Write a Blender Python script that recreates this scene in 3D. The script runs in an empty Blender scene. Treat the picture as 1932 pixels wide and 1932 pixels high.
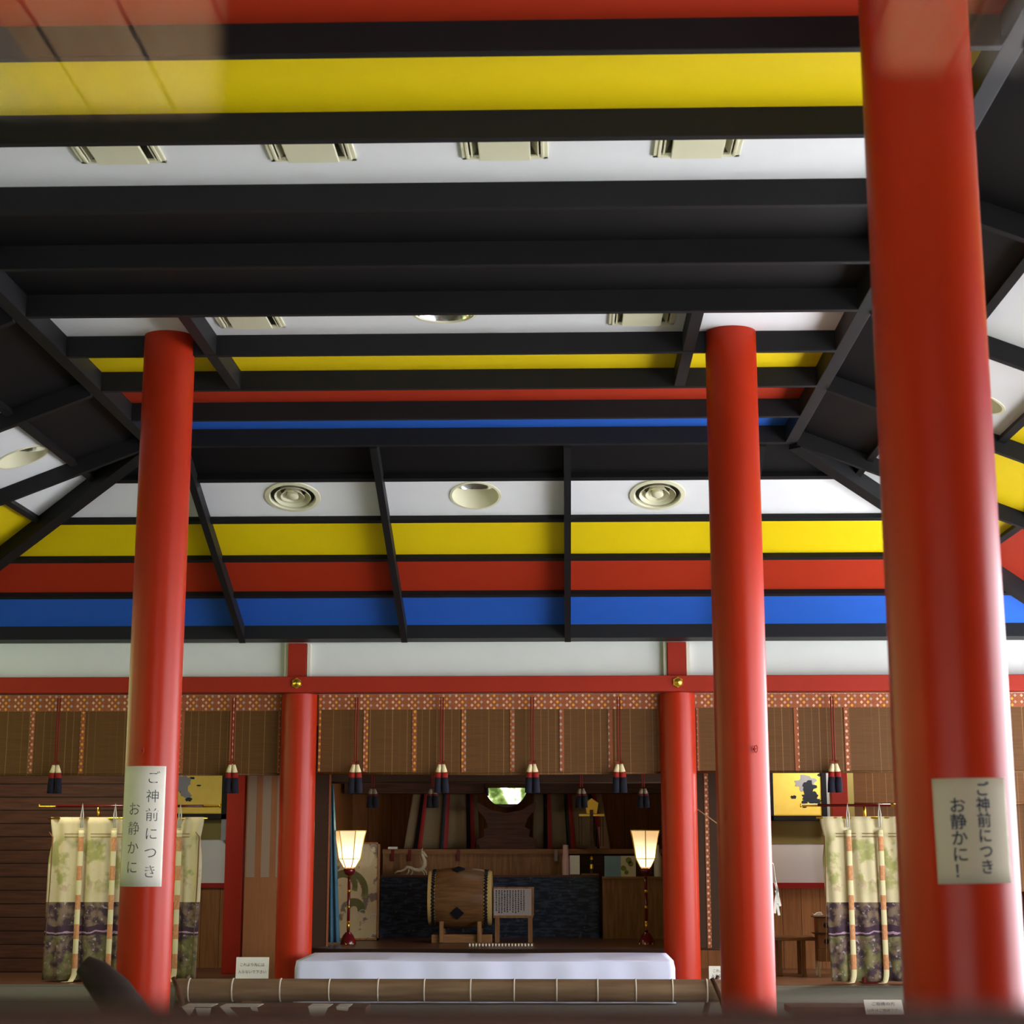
import bpy, bmesh, math, random
from mathutils import Vector, Matrix
from mathutils.geometry import tessellate_polygon

random.seed(7)
S = bpy.context.scene
COL = S.collection

# ------------------------------------------------------------------ camera
EYE = 1.30                       # eye height over the hall floor
CX, CYAW, CT, CROLL = 0.7232, -0.02773, 0.22037, -0.000445
FPX, PPX, PPY = 3433.03, 966.0, 831.64
ct, st, cy_, sy_ = math.cos(CT), math.sin(CT), math.cos(CYAW), math.sin(CYAW)
fwd = Vector((sy_ * ct, cy_ * ct, st))
rgt = Vector((cy_, -sy_, 0.0))
upv = rgt.cross(fwd)
rgt, upv = (math.cos(CROLL) * rgt + math.sin(CROLL) * upv, -math.sin(CROLL) * rgt + math.cos(CROLL) * upv)
cam_data = bpy.data.cameras.new('camera')
cam = bpy.data.objects.new('camera', cam_data)
COL.objects.link(cam)
EYEP = Vector((CX, 0.0, EYE))
m3 = Matrix((rgt, upv, -fwd)).transposed()
cam.matrix_world = Matrix.Translation(EYEP) @ m3.to_4x4()
cam_data.sensor_width = 36.0
cam_data.lens = FPX / 1932 * 36.0
cam_data.shift_y = -(966 - PPY) / 1932
cam_data.clip_start = 0.05
cam_data.clip_end = 300
cam_data.dof.use_dof = True
cam_data.dof.focus_distance = 17.0
cam_data.dof.aperture_fstop = 6.0
S.camera = cam

# ------------------------------------------------------------------ world: pale sky over trees, seen through the open sides
W = bpy.data.worlds.new('world')
S.world = W
W.use_nodes = True
nt = W.node_tree
nt.nodes.clear()
def wn(t, **k):
    n = nt.nodes.new(t)
    for a, b in k.items(): setattr(n, a, b)
    return n
def wmath(op, a, b=None, clamp=False):
    n = wn('ShaderNodeMath', operation=op, use_clamp=clamp)
    for i, v in enumerate((a, b)):
        if v is None: continue
        if isinstance(v, (int, float)): n.inputs[i].default_value = v
        else: nt.links.new(v, n.inputs[i])
    return n.outputs[0]
def wmix(f, a, b):
    n = wn('ShaderNodeMix', data_type='RGBA')
    if isinstance(f, (int, float)): n.inputs[0].default_value = f
    else: nt.links.new(f, n.inputs[0])
    for i, v in ((6, a), (7, b)):
        if isinstance(v, tuple): n.inputs[i].default_value = (*v, 1)
        else: nt.links.new(v, n.inputs[i])
    return n.outputs[2]
tc = wn('ShaderNodeTexCoord')
sep = wn('ShaderNodeSeparateXYZ'); nt.links.new(tc.outputs['Generated'], sep.inputs[0])
dx, dy, dz = sep.outputs
noise = wn('ShaderNodeTexNoise'); noise.inputs['Scale'].default_value = 130; noise.inputs['Detail'].default_value = 5
nt.links.new(tc.outputs['Generated'], noise.inputs['Vector'])
ramp = wn('ShaderNodeValToRGB'); nt.links.new(noise.outputs['Fac'], ramp.inputs[0])
cr = ramp.color_ramp
cr.elements[0].position = .40; cr.elements[0].color = (.06, .10, .02, 1)
cr.elements[1].position = .62; cr.elements[1].color = (1.8, 1.8, 1.7, 1)
e = cr.elements.new(.5); e.color = (.26, .36, .10, 1)
tree_top = wmath('ADD', wmath('MULTIPLY', wmath('MAXIMUM', wmath('MULTIPLY', dx, -1), 0.0), .55), .16)
tree_top = wmath('ADD', tree_top, wmath('MULTIPLY', wmath('SUBTRACT', noise.outputs['Fac'], .5), .25))
sky_f = wmath('MULTIPLY', wmath('SUBTRACT', dz, tree_top), 8.0, True)
sky_c = wmix(wmath('MULTIPLY', dz, 1.3, True), (1.0, 1.0, 1.0), (.62, .76, 1.0))
c1 = wmix(sky_f, ramp.outputs[0], sky_c)
side = wmath('MULTIPLY', wmath('ADD', dx, -.03), 1.6, True)
c1 = wmix(side, wmix(wmath('ADD', .50, wmath('MULTIPLY', wmath('MULTIPLY', dx, -1.5, True), .42)), c1, (0, 0, 0)), wmix(sky_f, (3.3, 3.45, 3.8), (3.3, 3.45, 3.8)))
c1 = wmix(wmath('MULTIPLY', wmath('MULTIPLY', wmath('ADD', dz, .07), -1), 20, True), c1, (.16, .15, .13))
bg = wn('ShaderNodeBackground'); nt.links.new(c1, bg.inputs[0]); bg.inputs[1].default_value = 3.0
wo = wn('ShaderNodeOutputWorld'); nt.links.new(bg.outputs[0], wo.inputs[0])

S.view_settings.view_transform = 'Standard'
S.view_settings.look = 'None'
S.view_settings.exposure = 0.54
S.view_settings.gamma = 1.0
S.view_settings.use_curve_mapping = False

sun = bpy.data.lights.new('sun', 'SUN'); sun.energy = 31.0; sun.angle = .009; sun.color = (1.0, .98, .96)
so = bpy.data.objects.new('sun', sun); COL.objects.link(so)
so.rotation_euler = (Vector((-.50, -.10, -.86))).to_track_quat('-Z', 'Y').to_euler()
# daylight through the open sides of the hall (portals guide the sky light in)
def portal(name, loc, rot, sx, sy):
    l = bpy.data.lights.new(name, 'AREA'); l.shape = 'RECTANGLE'; l.size = sx; l.size_y = sy
    l.cycles.is_portal = True
    o = bpy.data.objects.new(name, l); o.location = loc; o.rotation_euler = rot; COL.objects.link(o)
portal('daylight_portal', (5.98, 11.6, 1.75), (0, math.pi / 2, 0), 2.8, 12.0)
portal('daylight_portal', (-5.98, 9.6, 1.75), (0, -math.pi / 2, 0), 2.8, 15.0)
portal('daylight_portal', (.6, .78, 1.5), (-math.pi / 2, 0, 0), 3.6, 2.9)

# ------------------------------------------------------------------ pixel helpers (1932 frame): a point of the photo carried out to its own distance
def pt(px, py, Y):
    d = rgt * ((px - PPX) / FPX) - upv * ((py - PPY) / FPX) + fwd
    s = Y / d.y
    return EYEP + d * s
def X(px, Y, py=1600): return pt(px, py, Y).x
def Z(py, Y, px=1000): return pt(px, py, Y).z

# ------------------------------------------------------------------ materials
def srgb(h):
    if isinstance(h, str):
        h = h.lstrip('#'); h = [int(h[i:i + 2], 16) for i in (0, 2, 4)]
    o = []
    for c in h:
        c = c / 255
        o.append(c / 12.92 if c <= .04045 else ((c + .055) / 1.055) ** 2.4)
    return (*o, 1)

class NT:
    def __init__(self, name, rough=.5, spec=.2, coat=0.0, metal=0.0):
        self.m = bpy.data.materials.new(name); self.m.use_nodes = True
        self.t = self.m.node_tree
        self.b = self.t.nodes['Principled BSDF']
        self.b.inputs['Roughness'].default_value = rough
        self.b.inputs['Specular IOR Level'].default_value = spec
        self.b.inputs['Coat Weight'].default_value = coat
        self.b.inputs['Coat Roughness'].default_value = .12
        self.b.inputs['Metallic'].default_value = metal
        tcn = self.t.nodes.new('ShaderNodeTexCoord'); self.co = tcn.outputs['Object']
        self._s = None
    def n(self, t, **k):
        n = self.t.nodes.new(t)
        for a, b in k.items(): setattr(n, a, b)
        return n
    def L(self, a, b): self.t.links.new(a, b)
    def put(self, sock, v):
        if isinstance(v, (int, float)): sock.default_value = v
        elif isinstance(v, tuple): sock.default_value = v
        else: self.L(v, sock)
    def mth(self, op, a, b=0.0, clamp=False):
        n = self.n('ShaderNodeMath', operation=op, use_clamp=clamp)
        self.put(n.inputs[0], a); self.put(n.inputs[1], b)
        return n.outputs[0]
    def xyz(self):
        if not self._s:
            n = self.n('ShaderNodeSeparateXYZ'); self.L(self.co, n.inputs[0]); self._s = n.outputs
        return self._s
    def mix(self, f, a, b):
        n = self.n('ShaderNodeMix', data_type='RGBA')
        self.put(n.inputs[0], f); self.put(n.inputs[6], a); self.put(n.inputs[7], b)
        return n.outputs[2]
    def noise(self, scale, detail=3, stretch=(1, 1, 1), rough=.5):
        mp = self.n('ShaderNodeMapping'); mp.inputs['Scale'].default_value = stretch; self.L(self.co, mp.inputs[0])
        n = self.n('ShaderNodeTexNoise'); n.inputs['Scale'].default_value = scale; n.inputs['Detail'].default_value = detail
        n.inputs['Roughness'].default_value = rough
        self.L(mp.outputs[0], n.inputs['Vector']); return n.outputs['Fac']
    def step(self, v, a, b):      # smooth 0..1 between a and b
        n = self.n('ShaderNodeMapRange'); n.interpolation_type = 'SMOOTHSTEP'
        self.put(n.inputs[0], v); n.inputs[1].default_value = a; n.inputs[2].default_value = b
        return n.outputs[0]
    def col(self, c): self.put(self.b.inputs['Base Color'], c)
    def bump(self, h, strength=.2, dist=.01):
        n = self.n('ShaderNodeBump'); n.inputs['Strength'].default_value = strength; n.inputs['Distance'].default_value = dist
        self.L(h, n.inputs['Height']); self.L(n.outputs[0], self.b.inputs['Normal'])

def plain(name, c, rough=.5, var=.06, scale=6, **k):
    t = NT(name, rough, **k)
    c = srgb(c)
    f = t.noise(scale, 3)
    lo = tuple(x * (1 - var) for x in c[:3]) + (1,); hi = tuple(min(1, x * (1 + var)) for x in c[:3]) + (1,)
    t.col(t.mix(f, lo, hi))
    return t.m
def wood(name, c, c2, scale=5, axis='z', rough=.5, plank=None, gap=.006, **k):
    t = NT(name, rough, **k)
    st_ = {'z': (6, 6, .5), 'x': (.5, 6, 6), 'y': (6, .5, 6)}[axis]
    f = t.step(t.noise(scale, 4, st_), .3, .7)
    cc = t.mix(f, srgb(c), srgb(c2))
    if plank:                                    # (axis index, width)
        v = t.mth('DIVIDE', t.xyz()[plank[0]], plank[1])
        fr = t.mth('FRACT', v)
        g = t.mth('LESS_THAN', fr, gap / plank[1])
        wn_ = t.n('ShaderNodeTexWhiteNoise', noise_dimensions='1D'); t.L(t.mth('FLOOR', v), wn_.inputs['W'])
        cc = t.mix(t.mth('MULTIPLY', wn_.outputs[0], .30), cc, tuple(x * .5 for x in srgb(c)[:3]) + (1,))
        cc = t.mix(g, cc, tuple(x * .22 for x in srgb(c)[:3]) + (1,))
    t.col(cc)
    return t.m

M = {}
def lacquer():
    t = NT('red_lacquer', .33, .17, coat=.0)
    f = t.noise(3, 4)
    t.col(t.mix(f, srgb((156, 36, 12)), srgb((167, 42, 14))))
    t.bump(t.noise(40, 2), .012, .004)
    return t.m
M['lacquer'] = lacquer()
M['red'] = plain('red_paint', (150, 38, 18), .5)
M['red_dark'] = plain('dark_red_paint', (150, 34, 26), .5)
M['black'] = plain('black_beam_paint', (25, 24, 24), .55, .12)
M['pblack'] = plain('black_panel_paint', (17, 15, 15), .6, .15)
M['pwhite'] = plain('white_panel', (232, 231, 226), .7, .02)
M['pyellow'] = plain('yellow_panel', (232, 202, 6), .6, .03)
M['pred'] = plain('red_panel', (170, 46, 18), .6, .05)
M['pblue'] = plain('blue_panel', (40, 94, 186), .55, .06)
M['wall'] = plain('white_plaster', (214, 214, 205), .8, .03)
M['cream'] = plain('cream_trim', (214, 210, 184), .6, .03)
M['vent'] = plain('cream_metal', (219, 214, 178), .5, .03)
M['ventdark'] = plain('vent_well', (96, 92, 70), .6, .1)
M['silver'] = plain('silver_reflector', (235, 235, 235), .18, .02, metal=1.0)
M['gold'] = plain('gold_leaf', (236, 190, 70), .28, .08, 20, metal=1.0)
M['goldpaint'] = plain('gold_paint', (226, 190, 70), .45, .05, metal=.3)
M['tatami'] = wood('tatami', (92, 94, 80), (108, 110, 94), 30, 'x', .7, plank=(1, 1.82), gap=.05)
M['drumwood'] = wood('drum_wood', (84, 56, 30), (104, 70, 38), 6, 'x', .45)
M['postblack'] = plain('near_black_wood', (34, 23, 17), .6)
M['backfloor'] = wood('wood_boards', (92, 62, 42), (118, 82, 56), 5, 'x', .35, plank=(1, .18))
M['innerfloor'] = wood('inner_floor_boards', (84, 56, 40), (104, 70, 50), 5, 'x', .3, plank=(1, .15))
M['wood'] = wood('brown_wood', (108, 74, 42), (134, 94, 56), 6, 'z', .5)
M['woodh'] = wood('brown_wood_level', (108, 74, 42), (134, 94, 56), 6, 'x', .5)
M['wainscot'] = wood('wainscot_boards', (138, 92, 52), (160, 110, 66), 5, 'z', .5, plank=(0, .21))
M['darkwood'] = wood('dark_wood', (62, 38, 26), (84, 52, 36), 6, 'x', .5)
M['darkwall'] = wood('dark_boards', (74, 48, 32), (92, 60, 40), 6, 'x', .6, plank=(2, .142), gap=.012)
M['innerwall'] = wood('inner_wall_boards', (150, 92, 44), (170, 108, 56), 5, 'z', .6, plank=(0, .3))
M['bamboo'] = wood('brown_bamboo', (104, 82, 60), (126, 102, 78), 4, 'x', .45)
M['node'] = plain('pale_node', (176, 164, 146), .6)
M['cloth'] = plain('white_cloth', (205, 206, 224), .8, .02)
M['paper'] = plain('white_paper', (212, 206, 190), .7, .02)
M['papercream'] = plain('cream_paper', (178, 168, 144), .7, .02)
M['ink'] = plain('dark_ink', (40, 46, 56), .6)
M['inkblue'] = plain('blue_black_ink', (34, 48, 62), .6)
M['navy'] = plain('navy_yarn', (27, 26, 36), .9, .2, 60)
M['redyarn'] = plain('red_yarn', (132, 30, 22), .9, .15, 60)
M['creamyarn'] = plain('cream_yarn', (214, 196, 150), .9, .1, 60)
M['dimyarn'] = plain('shaded_cream_yarn', (120, 100, 78), .9, .2, 60)  # darker copies of the tassel yarns, inner-room shade put into the colour
M['dimred'] = plain('shaded_red_yarn', (70, 20, 14), .9, .2, 60)
M['dimnavy'] = plain('shaded_navy_yarn', (18, 16, 20), .9, .2, 60)
M['cord'] = plain('red_cord', (112, 28, 20), .8)
M['whitecord'] = plain('pale_cord', (196, 194, 176), .8)
M['darkred'] = plain('dark_red_lacquer', (92, 18, 18), .22, coat=.4)
M['olive'] = plain('olive_plaster', (126, 116, 68), .8, .04)
M['panelwhite'] = plain('white_panel_board', (206, 208, 208), .7, .02)
M['grey'] = plain('grey_strip', (150, 152, 158), .6)
M['blackframe'] = plain('black_frame', (24, 24, 28), .35)
M['orange'] = plain('orange_ribbon', (200, 140, 90), .8, .1, 40)
M['tie'] = plain('brown_tie', (120, 84, 50), .8)
M['yellowribbon'] = plain('pale_ribbon', (214, 204, 150), .8, .05, 40)
M['whitestone'] = plain('white_stone', (176, 162, 130), .5)
M['teal'] = plain('teal_curtain', (62, 98, 112), .85, .1)
M['railwood'] = wood('rail_wood', (30, 17, 14), (36, 21, 17), 8, 'x', .6)
M['soffit'] = wood('soffit_boards', (216, 164, 104), (236, 192, 132), 5, 'y', .6, plank=(0, .2), gap=.012)
M['greywood'] = wood('grey_beam', (150, 138, 124), (168, 156, 140), 5, 'y', .6)
M['stone'] = plain('gravel', (190, 194, 202), .9, .1, 20)

def misu():
    t = NT('bamboo_blind', .6)
    x, y, z = t.xyz()
    f = t.noise(14, 4, (.25, 1, 8))
    c = t.mix(f, srgb((78, 48, 18)), srgb((108, 72, 32)))
    fine = t.mth('FRACT', t.mth('MULTIPLY', z, 110.0))
    c = t.mix(t.mth('MULTIPLY', t.mth('LESS_THAN', fine, .3), .45), c, srgb((54, 32, 12)))
    v = t.mth('FRACT', t.mth('MULTIPLY', x, 14.0))
    wn_ = t.n('ShaderNodeTexWhiteNoise', noise_dimensions='1D'); t.L(t.mth('FLOOR', t.mth('MULTIPLY', x, 14.0)), wn_.inputs['W'])
    th = t.mth('MULTIPLY', t.mth('LESS_THAN', v, .09), t.mth('MULTIPLY', wn_.outputs[0], .3))
    c = t.mix(th, c, srgb((196, 150, 96)))
    t.col(c); return t.m
M['misu'] = misu()
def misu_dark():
    t = NT('shaded_bamboo_blind', .7)
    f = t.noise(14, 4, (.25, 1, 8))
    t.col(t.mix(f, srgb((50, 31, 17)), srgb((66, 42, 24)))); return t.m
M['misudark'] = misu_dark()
def brocade():
    t = NT('brocade', .7)
    x, y, z = t.xyz()
    p = .0305
    u = t.mth('DIVIDE', t.mth('ADD', x, 20.0), p); v = t.mth('DIVIDE', t.mth('ADD', z, .012), p)
    iu = t.mth('FLOOR', u); iv = t.mth('FLOOR', v)
    par = t.mth('COMPARE', t.mth('MODULO', t.mth('ADD', iu, iv), 2.0), 0.0)
    par.node.inputs[2].default_value = .1
    d = t.mth('ADD', t.mth('ABSOLUTE', t.mth('SUBTRACT', t.mth('FRACT', u), .5)), t.mth('MULTIPLY', t.mth('ABSOLUTE', t.mth('SUBTRACT', t.mth('FRACT', v), .5)), .9))
    dia = t.mth('MULTIPLY', t.mth('LESS_THAN', d, .48), par)
    m5 = t.mth('MODULO', iu, 5.0)
    dia = t.mth('MULTIPLY', dia, t.mth('LESS_THAN', m5, 3.5))
    c = t.mix(t.mth('LESS_THAN', m5, .5), srgb((198, 146, 112)), srgb((204, 164, 136)))
    c = t.mix(t.mth('COMPARE', m5, 2.0), c, srgb((206, 146, 44)))
    c = t.mix(t.mth('COMPARE', m5, 3.0), c, srgb((160, 142, 128)))
    base = t.mix(t.noise(30, 2), srgb((150, 84, 48)), srgb((128, 68, 40)))
    t.col(t.mix(dia, base, c)); return t.m
M['brocade'] = brocade()
def stripes():
    t = NT('striped_shutter', .6)
    x, y, z = t.xyz()
    fr = t.mth('FRACT', t.mth('DIVIDE', t.mth('ADD', x, 20.03), .148))
    s = t.mth('MULTIPLY', t.mth('GREATER_THAN', fr, .42), t.mth('GREATER_THAN', z, Z(1655, 18.6)))
    w = t.mix(t.noise(6, 4, (6, 6, .5)), srgb((110, 66, 36)), srgb((134, 84, 50)))
    t.col(t.mix(s, w, srgb((124, 102, 84)))); return t.m
M['stripe'] = stripes()
def painted_cloth():
    t = NT('painted_cloth', .85)
    x, y, z = t.xyz()
    n1 = t.noise(5, 4); n2 = t.noise(11, 5); n3 = t.noise(24, 4)
    c = t.mix(n2, srgb((200, 186, 140)), srgb((210, 198, 156)))
    zz = t.mth('ADD', z, t.mth('MULTIPLY', t.mth('SUBTRACT', n1, .5), .12))
    band = t.mth('MULTIPLY', t.step(z, .82, .98), t.mth('SUBTRACT', 1.0, t.step(z, 1.34, 1.48)))
    g = t.mth('MULTIPLY', t.step(n1, .47, .58), band)
    c = t.mix(t.mth('MULTIPLY', g, .75), c, srgb((138, 142, 62)))
    pk = t.mth('MULTIPLY', t.step(n2, .55, .66), t.mth('MULTIPLY', t.step(z, .84, .9), t.mth('SUBTRACT', 1.0, t.step(z, 1.05, 1.12))))
    c = t.mix(t.mth('MULTIPLY', pk, .55), c, srgb((176, 140, 118)))
    low = t.mth('LESS_THAN', z, .775)
    dk = t.mix(t.step(n2, .42, .6), srgb((70, 54, 58)), srgb((124, 104, 84)))
    dk = t.mix(t.mth('MULTIPLY', t.step(n3, .60, .70), .5), dk, srgb((206, 200, 196)))
    gl = t.mth('MULTIPLY', t.step(n1, .45, .56), t.mth('LESS_THAN', zz, .46))
    dk = t.mix(t.mth('MULTIPLY', gl, .5), dk, srgb((126, 128, 66)))
    bz = t.mth('ABSOLUTE', t.mth('SUBTRACT', zz, .50))
    dk = t.mix(t.mth('LESS_THAN', bz, .045), dk, srgb((66, 48, 58)))
    dk = t.mix(t.mth('LESS_THAN', t.mth('ABSOLUTE', t.mth('SUBTRACT', zz, .485)), .008), dk, srgb((170, 140, 150)))
    t.col(t.mix(low, c, dk)); return t.m
M['kcloth'] = painted_cloth()
def ribbon():
    t = NT('banded_ribbon', .8)
    z = t.xyz()[2]
    fr = t.mth('FRACT', t.mth('DIVIDE', t.mth('ADD', z, .01), .285))
    f = t.mth('GREATER_THAN', fr, .5)
    hat = t.mth('GREATER_THAN', t.noise(60, 2, (1, 1, .4)), .52)
    t.col(t.mix(f, srgb((216, 206, 156)), t.mix(hat, srgb((196, 136, 88)), srgb((208, 150, 104))))); return t.m
M['ribbon'] = ribbon()
def goldpanel():
    t = NT('gold_painting', .5, metal=.0)
    n1 = t.noise(9, 4)
    t.col(t.mix(n1, srgb((232, 198, 74)), srgb((248, 222, 118)))); return t.m
M['goldpanel'] = goldpanel()
def seapanel():
    t = NT('dark_sea_painting', .45)
    f = t.noise(7, 5, (1, 1, 5)); g = t.noise(18, 4)
    c = t.mix(t.step(f, .42, .62), srgb((24, 28, 36)), srgb((48, 60, 76)))
    t.col(t.mix(t.mth('MULTIPLY', t.step(g, .58, .7), .5), c, srgb((110, 96, 84)))); return t.m
M['sea'] = seapanel()
def scrollpanel():
    t = NT('cloud_painting', .4, coat=.7)
    t.b.inputs['Coat Roughness'].default_value = .03
    n1 = t.noise(5.5, 4); n2 = t.noise(14, 4, (1, 1, .4))
    c = t.mix(n2, srgb((170, 152, 112)), srgb((148, 130, 94)))
    c = t.mix(t.mth('MULTIPLY', t.step(n1, .55, .6), .85), c, srgb((80, 70, 64)))
    t.col(c); return t.m
M['scroll'] = scrollpanel()
ZI0 = .30
def shade():
    t = NT('lamp_paper', .8)
    x, y, z = t.xyz()
    t.col(srgb((255, 236, 200)))
    f = t.step(z, Z(1615, 20.2) - ZI0, Z(1572, 20.2) - ZI0)
    t.put(t.b.inputs['Emission Color'], t.mix(f, srgb((255, 236, 190)), srgb((255, 206, 140))))
    t.put(t.b.inputs['Emission Strength'], t.mth('SUBTRACT', 1.25, t.mth('MULTIPLY', f, .72)))
    return t.m
M['shade'] = shade()
def fillglow():  # glow for the lamps added in the back rooms
    t = NT('fill_lamp_glow', .5); t.col((.9, .88, .82, 1)); t.put(t.b.inputs['Emission Color'], (1, .92, .8, 1)); t.put(t.b.inputs['Emission Strength'], 2.0); return t.m
M['fillglow'] = fillglow()
def mirror():
    t = NT('polished_mirror', .0, metal=1.0); t.col((.9, .9, .9, 1)); return t.m
M['mirror'] = mirror()
def glass():
    m = bpy.data.materials.new('window_glass'); m.use_nodes = True; t = m.node_tree; t.nodes.clear()
    o = t.nodes.new('ShaderNodeOutputMaterial'); mx = t.nodes.new('ShaderNodeMixShader')
    tr = t.nodes.new('ShaderNodeBsdfTransparent'); gl = t.nodes.new('ShaderNodeBsdfGlossy'); gl.inputs['Roughness'].default_value = 0
    fr = t.nodes.new('ShaderNodeFresnel'); fr.inputs[0].default_value = 1.6
    t.links.new(fr.outputs[0], mx.inputs[0]); t.links.new(tr.outputs[0], mx.inputs[1]); t.links.new(gl.outputs[0], mx.inputs[2])
    t.links.new(mx.outputs[0], o.inputs[0]); return m
M['glass'] = glass()

# ------------------------------------------------------------------ building helpers
ROOT = {}
def tag(o, label=None, cat=None, group=None, kind=None):
    if label: o['label'] = label
    if cat: o['category'] = cat
    if group: o['group'] = group
    if kind: o['kind'] = kind
    return o
def thing(name, label, cat, loc, group=None, kind=None):
    o = bpy.data.objects.new(name, None); o.empty_display_size = .1
    o.location = loc; COL.objects.link(o)
    ROOT[o.name] = Vector(loc)
    return tag(o, label, cat, group, kind)
class B:
    def __init__(self): self.v = []; self.f = []
    def add(self, vs, fs):
        n = len(self.v); self.v += [Vector(p) for p in vs]; self.f += [tuple(i + n for i in f) for f in fs]; return self
    def box(self, x0, x1, y0, y1, z0, z1):
        vs = [(x, y, z) for x in (x0, x1) for y in (y0, y1) for z in (z0, z1)]
        return self.add(vs, [(0, 1, 3, 2), (4, 6, 7, 5), (0, 4, 5, 1), (2, 3, 7, 6), (0, 2, 6, 4), (1, 5, 7, 3)])
    def hexa(self, lo, hi):               # two matching 4-point loops
        return self.add(list(lo) + list(hi), [(3, 2, 1, 0), (4, 5, 6, 7)] + [(i, (i + 1) % 4, 4 + (i + 1) % 4, 4 + i) for i in range(4)])
    def bar(self, p0, p1, w, h, up=(0, 0, 1)):   # rectangular bar centred on p0-p1
        p0, p1, up = Vector(p0), Vector(p1), Vector(up)
        d = (p1 - p0).normalized(); s = d.cross(up).normalized(); u = s.cross(d)
        q = [s * a * w / 2 + u * b * h / 2 for a, b in ((-1, -1), (1, -1), (1, 1), (-1, 1))]
        return self.hexa([p0 + k for k in q], [p1 + k for k in q])
    def tube(self, pts, r, n=10, cap=True):
        pts = [Vector(p) for p in pts]; rs = r if isinstance(r, (list, tuple)) else [r] * len(pts)
        vs = []; prev = None
        for i, p in enumerate(pts):
            d = (pts[min(i + 1, len(pts) - 1)] - pts[max(i - 1, 0)]).normalized()
            if prev is None:
                a = Vector((0, 0, 1)) if abs(d.z) < .9 else Vector((1, 0, 0)); s = d.cross(a).normalized()
            else:
                s = (prev - d * prev.dot(d)).normalized()
            prev = s; u = d.cross(s)
            vs += [p + (s * math.cos(2 * math.pi * k / n) + u * math.sin(2 * math.pi * k / n)) * rs[i] for k in range(n)]
        fs = [(i * n + k, i * n + (k + 1) % n, (i + 1) * n + (k + 1) % n, (i + 1) * n + k) for i in range(len(pts) - 1) for k in range(n)]
        if cap: fs += [tuple(range(n))[::-1], tuple((len(pts) - 1) * n + k for k in range(n))]
        return self.add(vs, fs)
    def lathe(self, prof, c, axis='z', n=32, a0=0.0):   # prof: (r, h) list
        c = Vector(c); vs = []
        ax = {'z': (Vector((1, 0, 0)), Vector((0, 1, 0)), Vector((0, 0, 1))), 'x': (Vector((0, 1, 0)), Vector((0, 0, 1)), Vector((1, 0, 0))),
              'y': (Vector((1, 0, 0)), Vector((0, 0, 1)), Vector((0, 1, 0)))}[axis] if isinstance(axis, str) else axis
        for r, h in prof:
            vs += [c + ax[0] * r * math.cos(a0 + 2 * math.pi * k / n) + ax[1] * r * math.sin(a0 + 2 * math.pi * k / n) + ax[2] * h for k in range(n)]
        fs = [(i * n + k, i * n + (k + 1) % n, (i + 1) * n + (k + 1) % n, (i + 1) * n + k) for i in range(len(prof) - 1) for k in range(n)]
        if prof[0][0] > 1e-6 and prof[0][0] < .0: fs.append(tuple(range(n)))
        return self.add(vs, fs)
    def disc(self, c, r, axis='z', n=32):
        return self.lathe([(r, 0), (0.0001, 0)], c, axis, n)
    def prism(self, poly, o, ux, uy, dep):       # 2D outline (u, v) -> extruded by dep
        o, ux, uy, dep = Vector(o), Vector(ux), Vector(uy), Vector(dep)
        a = [o + ux * p[0] + uy * p[1] for p in poly]; n = len(a)
        tri = tessellate_polygon([[Vector((p[0], p[1], 0)) for p in poly]])
        fs = [tuple(t) for t in tri] + [tuple(n + i for i in reversed(t)) for t in tri]
        fs += [(i, (i + 1) % n, n + (i + 1) % n, n + i) for i in range(n)]
        return self.add(a + [p + dep for p in a], fs)
    def sheet(self, fn, nu, nv):
        vs = [fn(i / nu, j / nv) for j in range(nv + 1) for i in range(nu + 1)]
        fs = [(j * (nu + 1) + i, j * (nu + 1) + i + 1, (j + 1) * (nu + 1) + i + 1, (j + 1) * (nu + 1) + i) for j in range(nv) for i in range(nu)]
        return self.add(vs, fs)
    def build(self, name, mat, parent=None, smooth=False, bevel=0, solid=0, origin=None, auto=None):
        off = ROOT[parent.name] if parent else Vector(origin) if origin else Vector((0, 0, 0))
        me = bpy.data.meshes.new(name)
        me.from_pydata([tuple(p - off) for p in self.v], [], self.f)
        bm = bmesh.new(); bm.from_mesh(me); bmesh.ops.recalc_face_normals(bm, faces=bm.faces); bm.to_mesh(me); bm.free()
        me.materials.append(M[mat] if isinstance(mat, str) else mat)
        o = bpy.data.objects.new(name, me); COL.objects.link(o)
        if parent: o.parent = parent
        else: o.location = off
        ROOT[o.name] = Vector(off)
        if smooth:
            for p in me.polygons: p.use_smooth = True
            if auto is not None: me.set_sharp_from_angle(angle=math.radians(auto))
        if solid:
            md = o.modifiers.new('solid', 'SOLIDIFY'); md.thickness = solid; md.offset = 0
        if bevel:
            md = o.modifiers.new('bevel', 'BEVEL'); md.width = bevel; md.segments = 2; md.limit_method = 'ANGLE'
        return o
def dup(root, delta, label=None, group=None):
    r = root.copy(); COL.objects.link(r)
    r.location = root.location + Vector(delta)
    if label: r['label'] = label
    if group: r['group'] = group
    for ch in list(root.children):
        c = ch.copy(); COL.objects.link(c); c.parent = r
        for g in list(ch.children):
            d = g.copy(); COL.objects.link(d); d.parent = c
    ROOT[r.name] = Vector(r.location)
    return r
def struct(b, name, mat, label=None, cat=None, **k):
    o = b.build(name, mat, **k); o['kind'] = 'structure'
    if label: tag(o, label, cat)
    return o

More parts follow.
